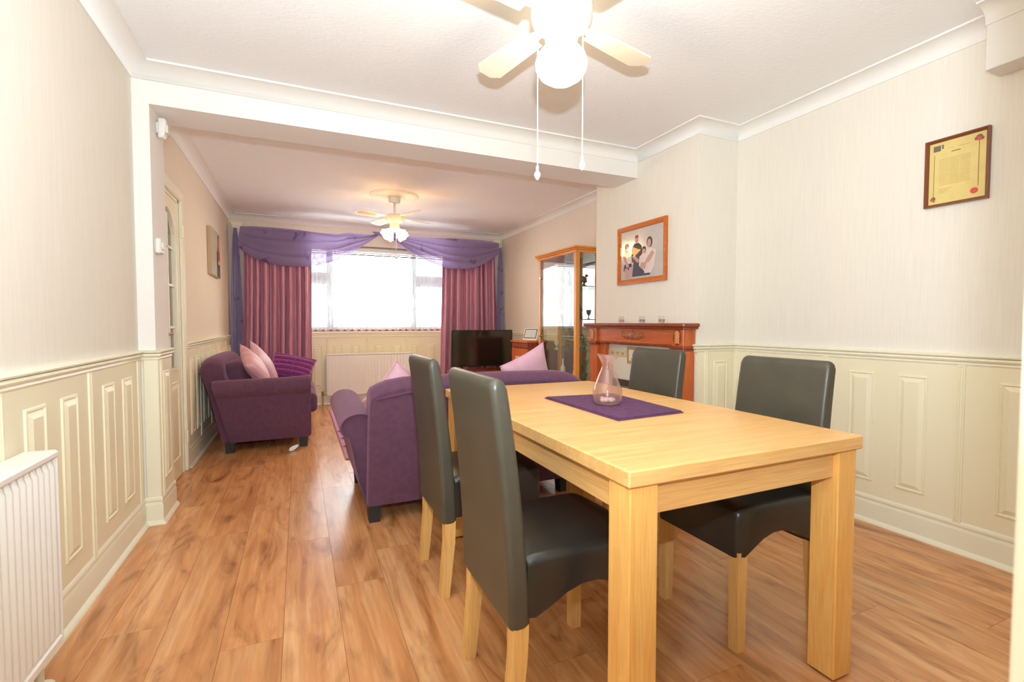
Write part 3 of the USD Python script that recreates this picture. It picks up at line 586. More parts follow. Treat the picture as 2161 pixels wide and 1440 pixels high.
cushion('plum ribbed plush cushion on the left sofa', cushion_mesh(0.42, 0.30, 0.13, ridges=5, seed=3, nn=44), 'plum_plush', (-0.075, 5.40, 0.640), (-40, 12, -10), piping=False, group=gp)
cushion('pink cushion poking up over the right end of the sofa back', cushion_mesh(0.36, 0.36, 0.12, seed=4), 'pink_satin', (1.40, 2.885, 0.735), (14, -24, 6), group='cushions on the sofa with its back to the table')
cushion('pale pink cushion lying inside the arm of the sofa facing the window', cushion_mesh(0.34, 0.34, 0.12, seed=5), 'pink_satin', (0.575, 3.14, 0.575), (66, 6, 14), group='cushions on the sofa with its back to the table')
cushion('small pink cushion whose corner peeks over the left of the sofa back', cushion_mesh(0.30, 0.30, 0.11, seed=6), 'pink_satin', (0.545, 2.885, 0.665), (8, 40, 4), group='cushions on the sofa with its back to the table')

# rug with dark leaf sprays
rg = thing('rug', 'pink pile rug with dark plum leaf motif between the sofas', 'rug')
part(rg, 'pile', bx(0.325, 1.75, 4.02, 6.33, 0.0, 0.014, .006), 'rug_pile')
lv = []
for (lx, ly, rot_) in ((0.395, 4.40, 8), (0.40, 4.72, -8), (0.395, 5.04, 12), (0.62, 5.6, 30), (0.9, 4.7, 60), (1.3, 5.4, 20)):
    for k_ in range(3):
        a = math.radians(rot_ + (k_ - 1) * 38); L = 0.11 if lx < 0.5 else 0.17
        pts = [(lx + s_ * L * math.cos(a) - w_ * math.sin(a), ly + s_ * L * math.sin(a) + w_ * math.cos(a)) for s_, w_ in ((-.6, 0), (-.2, .02), (.2, .022), (.6, 0), (.2, -.022), (-.2, -.02))]
        part(rg, 'leaf_motif', prism(pts, 0.004, at=0.012), 'rug_motif')
# white feather scrap
u = np.linspace(-1, 1, 9); Pf = np.array([[(0.045 * a, 0.018 * b * math.sqrt(max(0, 1 - a * a)) * (1 - .3 * a), 0.006 + 0.012 * (1 + a) * .5 + 0.006 * b * b) for b in (-1, -.5, 0, .5, 1)] for a in u * 0.999])
solo('paper_scrap', cloth(Pf), 'feather_white', 'small curled white scrap lying on the floor by the left sofa', 'scrap', 40, loc=(-0.06, 4.50, 0.016), rot=(48, -18, 30))

# ------------------------------------------------------------------ radiators
def radiator(name, label, loc, rotz, L, H, z0, depth, ribs, feet):
    r = thing(name, label, 'radiator', loc, rotz)     # local: along +x from 0 to L, front at y = 0, back at y = depth
    part(r, 'panel', bx(0, L, 0.012, depth, z0 + 0.01, z0 + H - 0.012, .006), 'white_enamel')
    nr = max(2, int(round(L / ribs)))
    R = []
    for i in range(nr * 6 + 1):
        xx = 0.012 + (L - 0.024) * i / (nr * 6); ph = (i % 6)
        y = ({0: 1, 1: 1, 2: 0.3, 3: 0.0, 4: 0.0, 5: 0.3}[ph] if i < nr * 6 else 1) * (0.010 if feet else 0.0035)
        R.append([(xx, 0.016, z0 + 0.03), (xx, 0.012, z0 + 0.022), (xx, y, z0 + 0.045), (xx, y, z0 + H - 0.05), (xx, 0.012, z0 + H - 0.03), (xx, 0.016, z0 + H - 0.03)])
    part(r, 'ribbed_front', loft(R), 'white_enamel', 30)
    part(r, 'top_grille', bx(-0.004, L + 0.004, -0.002, depth, z0 + H - 0.026, z0 + H, .007), 'white_enamel')
    part(r, 'side_panel', bx(-0.005, 0.003, 0.002, depth, z0 + 0.01, z0 + H - 0.02, .003), 'white_enamel'); part(r, 'side_panel', bx(L - 0.003, L + 0.005, 0.002, depth, z0 + 0.01, z0 + H - 0.02, .003), 'white_enamel')
    part(r, 'bottom_rail', bx(0.004, L - 0.004, 0.001, 0.016, z0, z0 + 0.03, .005), 'white_enamel')
    return r
r1 = radiator('radiator', 'white ribbed radiator at the left edge, beside the camera', (-0.683, 0.55, 0), 90, 1.345, 0.605, 0.108, 0.085, 0.0333, True)
part(r1, 'pipe', cyl((1.30, 0.045, 0.0), (1.30, 0.045, 0.12), 0.011), 'fan_cream', 40); part(r1, 'pipe_collar', lathe([(0.012, 0.0), (0.034, 0.001), (0.034, 0.006), (0.02, 0.014), (0.012, 0.016)], 20, (1.30, 0.045, 0)), 'fan_cream', 40)
r2 = radiator('radiator', 'white panel radiator under the far window', (0.325, 6.80, 0), 0, 1.17, 0.565, 0.122, 0.06, 0.045, False)
part(r2, 'valve', cat(cyl((-0.05, 0.03, 0.12), (-0.05, 0.03, 0.185), 0.016), cyl((-0.05, 0.03, 0.16), (0.0, 0.03, 0.16), 0.010)), 'brass', 40); part(r2, 'pipe', cyl((-0.05, 0.03, 0.0), (-0.05, 0.03, 0.12), 0.008), 'brass', 40)
for bxx in (0.2, 0.92): part(r2, 'bracket', bx(bxx, bxx + 0.04, 0.06, 0.092, 0.2, 0.6), 'white_enamel')

# ------------------------------------------------------------------ TV and stand
st = thing('tv_stand', 'low dark television stand behind the purple sofa', 'stand', (2.31, 6.32, 0))
part(st, 'cabinet_body', bx(-0.42, 0.42, -0.2, 0.2, 0.05, 0.44, .006), 'mahogany_z'); part(st, 'plinth', bx(-0.40, 0.40, -0.18, 0.18, 0, 0.05), 'tv_bezel')
tv = thing('television', 'flat black television in the far right corner, switched off', 'television', (2.315, 6.20, 0.44))
part(tv, 'screen', bx(-0.437, 0.437, -0.012, -0.004, 0.075, 0.553, .001), 'tv_black'); part(tv, 'bezel', bx(-0.447, 0.447, -0.010, 0.03, 0.062, 0.563, .004), 'tv_bezel')
for sx in (-0.3, 0.3): part(tv, 'foot', cat(bx(sx - 0.015, sx + 0.015, 0.0, 0.02, 0.006, 0.07), bx(sx - 0.012, sx + 0.012, -0.09, 0.12, 0, 0.008)), 'tv_bezel')

# small glazed cabinet by the right wall
sc = thing('side_cabinet', 'small reddish wooden cabinet with a glazed door beside the television', 'cabinet', (2.46, 5.08, 0))
cw, cd, ch = 0.46, 0.425, 0.885
part(sc, 'carcass', bx(0.02, cd, 0.0, cw, 0.04, ch - 0.025, .004), 'mahogany_z'); part(sc, 'plinth', bx(0.03, cd - .01, 0.01, cw - .01, 0, 0.04), 'mahogany_z')
part(sc, 'top', bx(-0.012, cd, -0.012, cw + 0.012, ch - 0.025, ch, .006), 'mantel_wood_y'); part(sc, 'top_moulding', bx(0.004, 0.02, 0, cw, ch - 0.085, ch - 0.027, .004), 'mahogany_z')
dr = part(sc, 'door', prism(sbox(0.01, 0.05, cw - 0.01, ch - 0.10).difference(sbox(0.09, 0.15, cw - 0.09, ch - 0.19)), 0.018, 'yz', 0.002), 'mantel_wood_z')
part(sc, 'door_pane', bx(0.008, 0.012, 0.085, cw - 0.085, 0.145, ch - 0.185), 'tile_sand'); part(sc, 'door_knob', xf(trimesh.creation.icosphere(2, 0.012), (-0.012, cw - 0.05, 0.5)), 'brass', True)
df = thing('digital_photo_frame', 'tilted white-bordered tablet frame on the small cabinet', 'photo frame', (2.62, 5.30, ch), rot=(0, 0, -64))
tl = 18
part(df, 'frame', xf(bx(-0.11, 0.11, -0.008, 0.008, 0.0, 0.155, .006), rx=-tl, loc=(0, -.03, .004)), 'white_plastic'); part(df, 'inner_border', xf(bx(-0.095, 0.095, -0.0095, -0.007, 0.020, 0.140, .001), rx=-tl, loc=(0, -.03, .004)), 'tv_bezel')
part(df, 'screen', xf(bx(-0.085, 0.085, -0.0105, -0.008, 0.028, 0.132, .0005), rx=-tl, loc=(0, -.03, .004)), 'screen_pale'); part(df, 'foot_bar', bx(-0.11, 0.11, -0.045, 0.06, 0, 0.014, .005), 'white_plastic')

# ------------------------------------------------------------------ display cabinet
X0, X1, Y0, Y1, H = 2.585, 2.885, 4.20, 5.035, 1.885
dc = thing('display_cabinet', 'tall glazed oak display cabinet in the alcove beyond the fireplace', 'cabinet', (X0, Y0, 0))
W_, D_ = Y1 - Y0, X1 - X0; ps = 0.045
def post(x, y): return bx(x, x + ps, y, y + ps, 0.08, H - 0.06, .003)
for px_, py_ in ((0, 0), (0, W_ - ps), (D_ - ps, 0), (D_ - ps, W_ - ps)): part(dc, 'corner_post', post(px_, py_), 'cabinet_wood_z')
part(dc, 'plinth', bx(-0.008, D_, -0.008, W_ + 0.008, 0, 0.10, .006), 'cabinet_wood_y'); part(dc, 'floor_board', bx(0.004, D_ - .004, .004, W_ - .004, 0.10, 0.13), 'cabinet_wood_y')
part(dc, 'crown', sweep([(D_, W_), (0, W_), (0, 0), (D_, 0)][::-1], [(0, H - 0.07), (-0.004, H - 0.07), (-0.006, H - 0.05), (-0.016, H - 0.035), (-0.030, H - 0.020), (-0.036, H - 0.018), (-0.036, H), (0.01, H), (0.01, H - 0.07)][::-1]) if False else cat(bx(-0.012, D_, -0.012, W_ + 0.012, H - 0.062, H - 0.035, .006), bx(-0.026, D_, -0.026, W_ + 0.026, H - 0.036, H - 0.018, .006), bx(-0.038, D_, -0.038, W_ + 0.038, H - 0.019, H, .006)), 'cabinet_wood_y')
part(dc, 'back_mirror', bx(D_ - 0.010, D_ - 0.006, ps, W_ - ps, 0.13, H - 0.06), 'mirror')
part(dc, 'back_board', bx(D_ - 0.0055, D_ - 0.001, 0.01, W_ - 0.01, 0.1, H - 0.06), 'cabinet_wood_z')
part(dc, 'side_pane', bx(ps, D_ - ps, 0.020, 0.025, 0.13, H - 0.06), 'cabinet_glass'); part(dc, 'side_pane', bx(ps, D_ - ps, W_ - 0.025, W_ - 0.020, 0.13, H - 0.06), 'cabinet_glass')
dp = part(dc, 'door', bx(0.002, 0.007, ps + 0.002, W_ - ps - 0.002, 0.14, H - 0.065), 'cabinet_glass')
for z in (0.30, 0.95, 1.62): part(dc, 'door_clip', cyl((-0.012, W_ - ps - 0.012, z), (0.012, W_ - ps - 0.012, z), 0.013), 'chrome', 40)
for z in (0.52, 0.80, 1.14, 1.485): part(dc, 'glass_shelf', bx(0.02, D_ - 0.015, 0.03, W_ - 0.03, z - 0.006, z), 'shelf_glass')
# ornaments on its shelves
go = 'ornaments in the glass display cabinet'
def figurine(name, label, cat_, x, y, z, h, m, kind):
    o = thing(name, label, cat_, (X0 + x, Y0 + y, z), group=go)
    if kind == 'lady':
        part(o, 'gown', lathe([(0.035, 0), (0.036, .01), (0.026, h * .35), (0.015, h * .6), (0.020, h * .74), (0.008, h * .8)], 18), m, 50); part(o, 'head', xf(trimesh.creation.icosphere(2, h * .09), (0, 0, h * .88)), m, True)
        part(o, 'arms', tube([(-.02, 0, h * .72), (-.032, -.012, h * .55), (-.012, -.026, h * .52), (.012, -.026, h * .52), (.032, -.012, h * .55), (.02, 0, h * .72)], 0.005), m, 40)
    elif kind == 'bird':
        part(o, 'base', lathe([(0.03, 0), (0.03, .008), (0.012, .02), (0.008, h * .4)], 14), m, 40)
        part(o, 'body', xf(trimesh.creation.icosphere(2, 1.0), (0, 0, 0)).apply_scale(1) if False else xf(trimesh.Trimesh(trimesh.creation.icosphere(2, 1).vertices * (0.024, 0.045, 0.024), trimesh.creation.icosphere(2, 1).faces), (0, 0, h * .55), rx=25), m, True)
        for s_ in (-1, 1): part(o, 'wing', prism([(0, 0), (0.03, .02), (0.075, 0.055), (0.045, 0.0), (0.05, -.02), (0.02, -.015)], 0.005).apply_transform(trimesh.transformations.rotation_matrix(s_ * 1.0 + (0 if s_ > 0 else PI), (0, 1, 0))).apply_translation((0, 0, h * .58)), m)
        part(o, 'head', xf(trimesh.creation.icosphere(2, 0.016), (0, -0.05, h * .72)), m, True); part(o, 'beak', cyl((0, -.06, h * .72), (0, -.082, h * .70), 0.006, 8, 0.001), m, 40)
    elif kind == 'plant':
        part(o, 'pot', lathe([(0.02, 0), (0.03, .03), (0.032, .05), (0.02, .05)], 16), m, 40)
        for i in range(7): a = i * 0.9; part(o, 'leaf', tube([(0, 0, .05), (.016 * math.cos(a), .016 * math.sin(a), h * .7), (.042 * math.cos(a), .042 * math.sin(a), h * (0.8 + .03 * i))], 0.006, 5), m, 40)
    elif kind == 'bottle':
        part(o, 'body', lathe([(0.022, 0), (0.026, .01), (0.026, h * .5), (0.010, h * .68), (0.008, h * .92), (0.011, h)], 18), m, 50); part(o, 'stopper', xf(trimesh.creation.icosphere(2, .010), (0, 0, h + .006)), m, True)
    elif kind == 'cup':
        part(o, 'bowl', lathe([(0.018, 0), (0.02, .006), (0.006, .014), (0.006, h * .4), (0.024, h * .6), (0.03, h), (0.027, h), (0.02, h * .62)], 18), m, 50); part(o, 'foot_ring', lathe([(0.021, 0), (0.021, .004), (0.01, .005)], 18), m, 40)
figurine('figurine', 'dark bronze winged bird figurine on the top glass shelf, right', 'figurine', 0.17, 0.12, 1.4855, 0.15, 'bronze', 'bird')
figurine('ornament_vase', 'dark slim bottle standing near the post on the top glass shelf', 'vase', 0.10, 0.30, 1.4855, 0.16, 'bronze', 'bottle')
figurine('figurine', 'small dark lady figurine on the second glass shelf', 'figurine', 0.12, 0.13, 1.1405, 0.17, 'bronze', 'lady')
figurine('figurine', 'dark bird figurine in the middle of the third glass shelf', 'figurine', 0.10, 0.36, 0.8005, 0.15, 'bronze', 'bird')
figurine('ornament_plant', 'green leafy ornament on the third glass shelf', 'ornament', 0.16, 0.12, 0.8005, 0.17, 'ceramic_green', 'plant')
figurine('figurine', 'cream lady figurine just above the sofa back', 'figurine', 0.09, 0.15, 0.5205, 0.20, 'ceramic_cream', 'lady')
figurine('ornament_plant', 'dark green leafy ornament on the lowest glass shelf', 'ornament', 0.18, 0.11, 0.5205, 0.20, 'ceramic_green', 'plant')
figurine('ornament_vase', 'white bottle vase on the lowest glass shelf', 'vase', 0.14, 0.50, 0.5205, 0.16, 'ceramic_white', 'bottle')
figurine('goblet', 'small white goblet on the third glass shelf, far end', 'goblet', 0.10, 0.58, 0.8005, 0.10, 'ceramic_white', 'cup')
figurine('goblet', 'small white goblet on the second glass shelf', 'goblet', 0.10, 0.50, 1.1405, 0.11, 'ceramic_white', 'cup')

# ------------------------------------------------------------------ fireplace
fp_ = thing('fireplace', 'mahogany fireplace surround with carved frieze and cream tiled panel', 'fireplace', (XC, 0, 0))
FX = -0.112; fy0, fy1 = 2.510, 3.680
part(fp_, 'mantel_shelf', cat(bx(-0.155, -0.001, 2.465, 3.715, 1.072, 1.098, .008), bx(-0.138, -0.001, 2.480, 3.700, 1.058, 1.073, .005)), 'mahogany_z')
for a in (fy0, fy1 - 0.115):
    part(fp_, 'pilaster', bx(FX + 0.012, -0.001, a + 0.006, a + 0.109, 0.10, 0.93, .004), 'mantel_wood_z'); part(fp_, 'corner_block', bx(FX, -0.001, a, a + 0.115, 0.935, 1.060, .004), 'mantel_wood_z')
    part(fp_, 'pilaster_capital', cat(bx(FX - 0.006, -0.001, a - 0.004, a + 0.119, 0.918, 0.937, .005), bx(FX, -0.001, a, a + 0.115, 0.905, 0.92, .004)), 'mahogany_z'); part(fp_, 'plinth', bx(FX - 0.006, -0.001, a - 0.004, a + 0.119, 0, 0.11, .006), 'mantel_wood_z')
part(fp_, 'frieze', bx(FX + 0.022, -0.001, fy0 + 0.115, fy1 - 0.115, 0.940, 1.060, .003), 'mantel_wood_y')
part(fp_, 'frieze_moulding', bx(FX + 0.012, -0.001, fy0 + 0.115, fy1 - 0.115, 0.928, 0.944, .005), 'mahogany_z')
for a in (fy0 + 0.115, fy1 - 0.115 - 0.075): part(fp_, 'inner_stile', bx(FX + 0.045, -0.001, a, a + 0.075, 0.0, 0.93, .003), 'mantel_wood_z')
# carved oak leaf sprays and the garland
def leafspray(n_, L, z, y, x):
    ms = []
    for i in range(n_):
        a = math.radians(-60 + 120 * i / (n_ - 1)) if n_ > 1 else 0
        for s_ in (-1, 1):
            v = trimesh.creation.icosphere(1, 1).vertices * (0.006, L * 0.16, L * 0.4); mm = trimesh.Trimesh(v, trimesh.creation.icosphere(1, 1).faces)
            ms.append(xf(mm, (x, y + s_ * L * .22, z + (i - n_ / 2 + .5) * L * .42), rx=s_ * 38))
    ms.append(cyl((x, y, z - L * .9), (x, y, z + L * .9), 0.004, 8)); return cat(*ms)
for a in (fy0 + 0.0575, fy1 - 0.0575):
    part(fp_, 'leaf_carving', leafspray(4, 0.050, 1.0, a, FX - 0.003), 'applique', 40)
    part(fp_, 'block_panel', prism(ellipse(a, 0.998, 0.040, 0.056, 24), 0.003, 'yz', FX - 0.003), 'mahogany_z')
gar = []
for k_ in range(-4, 5):
    y = 3.09 + k_ * 0.030; z = 1.0 + 0.008 * math.cos(k_ * 1.4); gar.append(xf(trimesh.Trimesh(trimesh.creation.icosphere(1, 1).vertices * (0.009, 0.022, 0.032 - 0.0035 * abs(k_)), trimesh.creation.icosphere(1, 1).faces), (FX + 0.020, y, z), rx=35 * (-1) ** k_))
gar.append(lathe([(0.026, -.006), (0.034, 0), (0.026, .006)], 18).apply_transform(trimesh.transformations.rotation_matrix(PI / 2, (0, 1, 0))).apply_translation((FX + 0.018, 3.09, 1.0)))
part(fp_, 'garland_carving', cat(*gar), 'applique_dark', 40)
# tiled slips
iy0, iy1 = fy0 + 0.19, fy1 - 0.19
part(fp_, 'back_panel', prism(sbox(iy0 - 0.02, 0.0, iy1 + 0.02, 0.94).difference(sbox(2.78, -0.1, 3.40, 0.615)), 0.020, 'yz', -0.022), 'tile_cream')
def tile(y0, y1, z0, z1, m): return part(fp_, 'tile', bx(-0.030, -0.020, y0, y1, z0, z1, .002), m)
tile(3.245, 3.49, 0.815, 0.870, 'tile_sand'); tile(2.955, 3.235, 0.765, 0.905, 'tile_gold'); tile(2.70, 2.945, 0.815, 0.870, 'tile_sand')
part(fp_, 'tile_picture', bx(-0.032, -0.029, 2.985, 3.205, 0.790, 0.880, .001), 'tile_cream')
for cy, cz, m, r in ((3.14, 0.835, 'tile_blue', .022), (3.095, 0.82, 'tile_rose', .02), (3.06, 0.85, 'tile_gold', .018), (3.16, 0.805, 'tile_gold', .014), (3.03, 0.815, 'tile_blue', .016)): part(fp_, 'tile_flower', prism(ellipse(cy, cz, r, r * .8, 12), 0.002, 'yz', -0.0335), m)
for cy in (3.29, 3.36, 3.43, 2.74, 2.82, 2.9): part(fp_, 'tile_flower', prism(ellipse(cy, 0.842, .022, .013, 10), 0.002, 'yz', -0.0315), 'tile_rose' if cy < 3 else 'tile_gold')
part(fp_, 'fire_frame', prism(sbox(2.77, 0, 3.41, 0.625).difference(sbox(2.83, 0.03, 3.35, 0.575)), 0.03, 'yz', -0.045), 'fire_dark')
part(fp_, 'fire_front', bx(-0.055, -0.02, 2.85, 3.33, 0.05, 0.56, .008), 'fire_front'); 
for i in range(6): part(fp_, 'fire_bar', bx(-0.060, -0.053, 2.89, 3.29, 0.32 + i * 0.035, 0.335 + i * 0.035, .002), 'fire_dark')
part(fp_, 'hearth', bx(-0.36, -0.001, fy0 - 0.03 + .03, fy1 + 0.0, 0, 0.045, .006), 'tile_cream')
# three candle holders on the mantel
for y, m, lb in ((3.245, 'band_rose', 'clear glass candle holder with a rose band, leftmost on the mantel'), (2.985, 'band_grey', 'clear glass candle holder with a grey band, middle of the mantel'), (2.765, 'band_amber', 'clear glass candle holder with an amber band, rightmost on the mantel')):
    c = thing('candle_holder', lb, 'candle holder', (XC - 0.078, y, 1.0982), group='candle holders on the mantel')
    part(c, 'glass_cup', lathe([(0.018, 0), (0.020, .003), (0.024, .055), (0.0225, .055), (0.0185, .006)], 24), 'thin_glass', 40); part(c, 'band', lathe([(0.0200, 0.012), (0.0226, 0.030), (0.0234, 0.030), (0.0208, 0.012)], 24), m, 40); part(c, 'candle', lathe([(0.016, .0065), (0.0165, .012), (0.012, .014)], 20), 'wax', 40)

# ------------------------------------------------------------------ pictures
def frame_yz(parent, y0, y1, z0, z1, w, d, xw, sgn, m):
    """four mitred frame sides on a wall at x = xw, coming out along sgn."""
    prof = [(0, 0), (0, d), (w * .35, d), (w * .8, d * .7), (w, d * .45), (w, 0)]
    O = [(y0, z0), (y1, z0), (y1, z1), (y0, z1)]
    for i in range(4):
        a, b = np.array(O[i]), np.array(O[(i + 1) % 4]); t_ = (b - a) / np.linalg.norm(b - a); nn = np.array([-t_[1], t_[0]])
        R = [[(xw + sgn * h_, *(a + nn * o + t_ * o)) for o, h_ in prof], [(xw + sgn * h_, *(b + nn * o - t_ * o)) for o, h_ in prof]]
        part(parent, 'frame_side', loft(R), m)
def yz(parent, name, poly, x, d, m, label=None): return part(parent, name, prism(poly, d, 'yz', x), m, label=label)
fpic = thing('family_portrait', 'orange-wood framed photograph of a seated family above the mantel', 'picture')
py0, py1, pz0, pz1 = 2.795, 3.388, 1.420, 1.897
frame_yz(fpic, py0, py1, pz0, pz1, 0.040, 0.022, XC - 0.001, -1, 'frame_wood')
yz(fpic, 'print', sbox(py0 + 0.03, pz0 + 0.03, py1 - 0.03, pz1 - 0.03), XC - 0.008, 0.006, 'photo_back')
iw, ih = py1 - py0 - 0.08, pz1 - pz0 - 0.08
def Q(u, v): return (py1 - 0.04 - u * iw, pz0 + 0.04 + v * ih)     # u to the right in the picture, v up
def blob(u, v, a, b): c = Q(u, v); return ellipse(c[0], c[1], a * iw, b * ih, 18)
def pol(*p): return Polygon([Q(*q) for q in p]).buffer(0.006).buffer(0)
lay = [XC - 0.0086]
def fig(poly, m, name='printed_figure'):
    yz(fpic, name, poly, lay[0], 0.0006, m); lay[0] -= 0.00022
fig(pol((0.30, 0.06), (0.70, 0.06), (0.66, 0.20), (0.55, 0.36), (0.33, 0.36)), 'photo_navy')
fig(pol((0.29, 0.36), (0.47, 0.36), (0.52, 0.52), (0.50, 0.64), (0.44, 0.70), (0.34, 0.70), (0.28, 0.62)), 'photo_shirt')
fig(blob(0.395, 0.79, 0.042, 0.075), 'photo_skin'); fig(blob(0.392, 0.85, 0.044, 0.035), 'photo_hair_red')
fig(pol((0.30, 0.46), (0.34, 0.47), (0.45, 0.36), (0.42, 0.33)), 'photo_skin')
fig(blob(0.15, 0.65, 0.058, 0.10), 'photo_hair_red'); fig(blob(0.155, 0.65, 0.038, 0.075), 'photo_skin')
fig(pol((0.10, 0.30), (0.24, 0.30), (0.26, 0.52), (0.20, 0.56), (0.10, 0.55), (0.06, 0.48)), 'photo_white'); fig(pol((0.08, 0.20), (0.27, 0.22), (0.26, 0.31), (0.10, 0.31)), 'photo_dark')
fig(pol((0.13, 0.04), (0.18, 0.04), (0.17, 0.22), (0.11, 0.22)), 'photo_skin'); fig(pol((0.23, 0.04), (0.28, 0.05), (0.27, 0.24), (0.22, 0.24)), 'photo_skin'); fig(pol((0.06, 0.48), (0.09, 0.5), (0.20, 0.28), (0.16, 0.26)), 'photo_skin')
fig(pol((0.60, 0.10), (0.74, 0.10), (0.80, 0.22), (0.84, 0.50), (0.72, 0.56), (0.60, 0.45), (0.55, 0.30)), 'photo_white')
fig(blob(0.70, 0.69, 0.062, 0.105), 'photo_hair'); fig(blob(0.695, 0.67, 0.042, 0.08), 'photo_skin')
fig(pol((0.47, 0.26), (0.60, 0.14), (0.66, 0.16), (0.64, 0.44), (0.56, 0.48), (0.48, 0.42)), 'photo_white'); fig(blob(0.575, 0.565, 0.04, 0.06), 'photo_hair'); fig(blob(0.572, 0.53, 0.036, 0.05), 'photo_skin')
fig(pol((0.60, 0.28), (0.70, 0.32), (0.80, 0.46), (0.76, 0.50), (0.66, 0.38)), 'photo_skin'); fig(pol((0.50, 0.22), (0.60, 0.18), (0.62, 0.28), (0.52, 0.30)), 'photo_skin')
part(fpic, 'glazing', bx(XC - 0.0158, XC - 0.0145, py0 + 0.035, py1 - 0.035, pz0 + 0.035, pz1 - 0.035), 'picture_glass')

ce = thing('framed_certificate', 'gold certificate with red seal in a dark wood frame', 'certificate')
cy0, cy1, cz0, cz1 = 1.124, 1.368, 1.670, 1.995
frame_yz(ce, cy0, cy1, cz0, cz1, 0.014, 0.020, XR - 0.001, -1, 'dark_frame')
yz(ce, 'certificate_sheet', sbox(cy0 + .01, cz0 + .01, cy1 - .01, cz1 - .01), XR - 0.007, 0.005, 'paper_gold')
cw2, ch2 = cy1 - cy0 - .024, cz1 - cz0 - .024
def C(u, v): return (cy1 - .012 - u * cw2, cz0 + .012 + v * ch2)
def cr(u0, u1, v0, v1, m, nm): a, b = C(u0, v0), C(u1, v1); yz(ce, nm, sbox(min(a[0], b[0]), min(a[1], b[1]), max(a[0], b[0]), max(a[1], b[1])), XR - 0.0078, 0.0008, m)
for i in range(16):
    for j in range(3):
        cr(0.19 + j * 0.185, 0.19 + j * 0.185 + 0.165 + 0.012 * ((i * 7 + j * 3) % 2), 0.705 - i * 0.027, 0.713 - i * 0.027, 'ink_faint', 'text_line')
cr(0.40, 0.56, 0.800, 0.815, 'ink', 'text_line'); cr(0.32, 0.44, 0.865, 0.872, 'ink_faint', 'text_line'); cr(0.52, 0.72, 0.862, 0.870, 'ink_faint', 'text_line')
for i in range(4): cr(0.2, 0.42 - .04 * i, 0.235 - i * .022, 0.242 - i * .022, 'ink_faint', 'text_line')
cr(0.095, 0.105, 0.10, 0.80, 'ink', 'border_line'); cr(0.865, 0.877, 0.18, 0.88, 'ink', 'border_line'); cr(0.08, 0.21, 0.855, 0.945, 'ink_grey', 'crest'); cr(0.23, 0.26, 0.88, 0.945, 'ink_grey', 'crest')
for k_, (u_, v_, r_, m) in enumerate(((0.87, 0.92, .012, 'ink_grey'), (0.83, 0.90, .009, 'ink_grey'), (0.91, 0.89, .009, 'ink_grey'), (0.87, 0.895, .010, 'ink_red'), (0.1, 0.10, .009, 'ink_grey'), (0.075, 0.085, .007, 'ink_red'), (0.11, 0.06, .005, 'ink'))): c = C(u_, v_); yz(ce, 'scroll', ellipse(c[0], c[1], r_, r_ * .9), XR - 0.0082 - k_ * 0.0003, 0.0008, m)
c = C(0.81, 0.115); yz(ce, 'seal', ellipse(c[0], c[1], .0145, .0135), XR - 0.0086, 0.0012, 'ink_red', 'round red seal')

cv = thing('bottle_canvas', 'narrow unframed canvas of a red wine bottle on the far left wall', 'picture')
vy0, vy1, vz0, vz1, vx = 5.36, 5.94, 1.57, 2.03, XL + 0.035
part(cv, 'canvas', bx(XL + 0.001, vx, vy0, vy1, vz0, vz1, .003), 'canvas_beige')
yz(cv, 'painted_field', sbox(vy0 + .003, vz0 + .003, vy0 + 0.33, vz1 - .003), vx - .0005, 0.001, 'canvas_sage'); yz(cv, 'painted_field', sbox(vy0 + 0.33, vz0 + .003, vy1 - 0.06, vz0 + 0.19), vx - .0005, 0.001, 'canvas_grey')
bc = vy0 + 0.43
bot = Polygon([(bc - .09, vz0 + .13), (bc + .09, vz0 + .13), (bc + .09, vz0 + .25), (bc + .03, vz0 + .32), (bc + .025, vz0 + .42), (bc - .025, vz0 + .42), (bc - .03, vz0 + .32), (bc - .09, vz0 + .25)])
yz(cv, 'painted_bottle', bot, vx + .0004, 0.001, 'bottle_red'); yz(cv, 'painted_bottle_shade', sbox(bc - .09, vz0 + .13, bc - .01, vz0 + .26), vx + .001, 0.001, 'bottle_dark'); yz(cv, 'painted_label', sbox(bc - .03, vz0 + .135, bc + .08, vz0 + .17), vx + .0016, .001, 'bottle_label'); yz(cv, 'painted_cork', sbox(bc - .026, vz0 + .40, bc + .026, vz0 + .43), vx + .001, .001, 'bottle_dark')

# sensor and thermostat on the pier
pr_ = thing('motion_sensor', 'white corner motion sensor high on the pier under the beam', 'sensor', (XP, 3.30, 2.195))
part(pr_, 'housing', loft([[(a * 0.8 + xo, b * k2, z) for a, b in rrect(0.025 * k2, 0.032, 0.012)] for z, k2, xo in ((-0.055, 0.62, 0.022), (-0.045, 0.85, 0.026), (-0.01, 1.0, 0.030), (0.03, 1.0, 0.032), (0.046, 0.9, 0.030), (0.05, 0.8, 0.028))]), 'white_plastic', 40)
part(pr_, 'lens', xf(rbox(0.010, 0.044, 0.045, 0.004), (0.052, 0, -0.005)), 'fan_cream', 40); part(pr_, 'mount', bx(-0.0, 0.016, -0.015, 0.015, -0.03, 0.03, .003), 'white_plastic')
th_ = thing('room_thermostat', 'small white thermostat on the pier beside the glazed door', 'thermostat', (XP, 3.235, 1.525))
part(th_, 'housing', bx(0, 0.026, -0.040, 0.040, -0.042, 0.042, .006), 'white_plastic'); part(th_, 'dial', cyl((0.026, 0, 0.0), (0.034, 0, 0.0), 0.022, 20), 'fan_cream', 40)

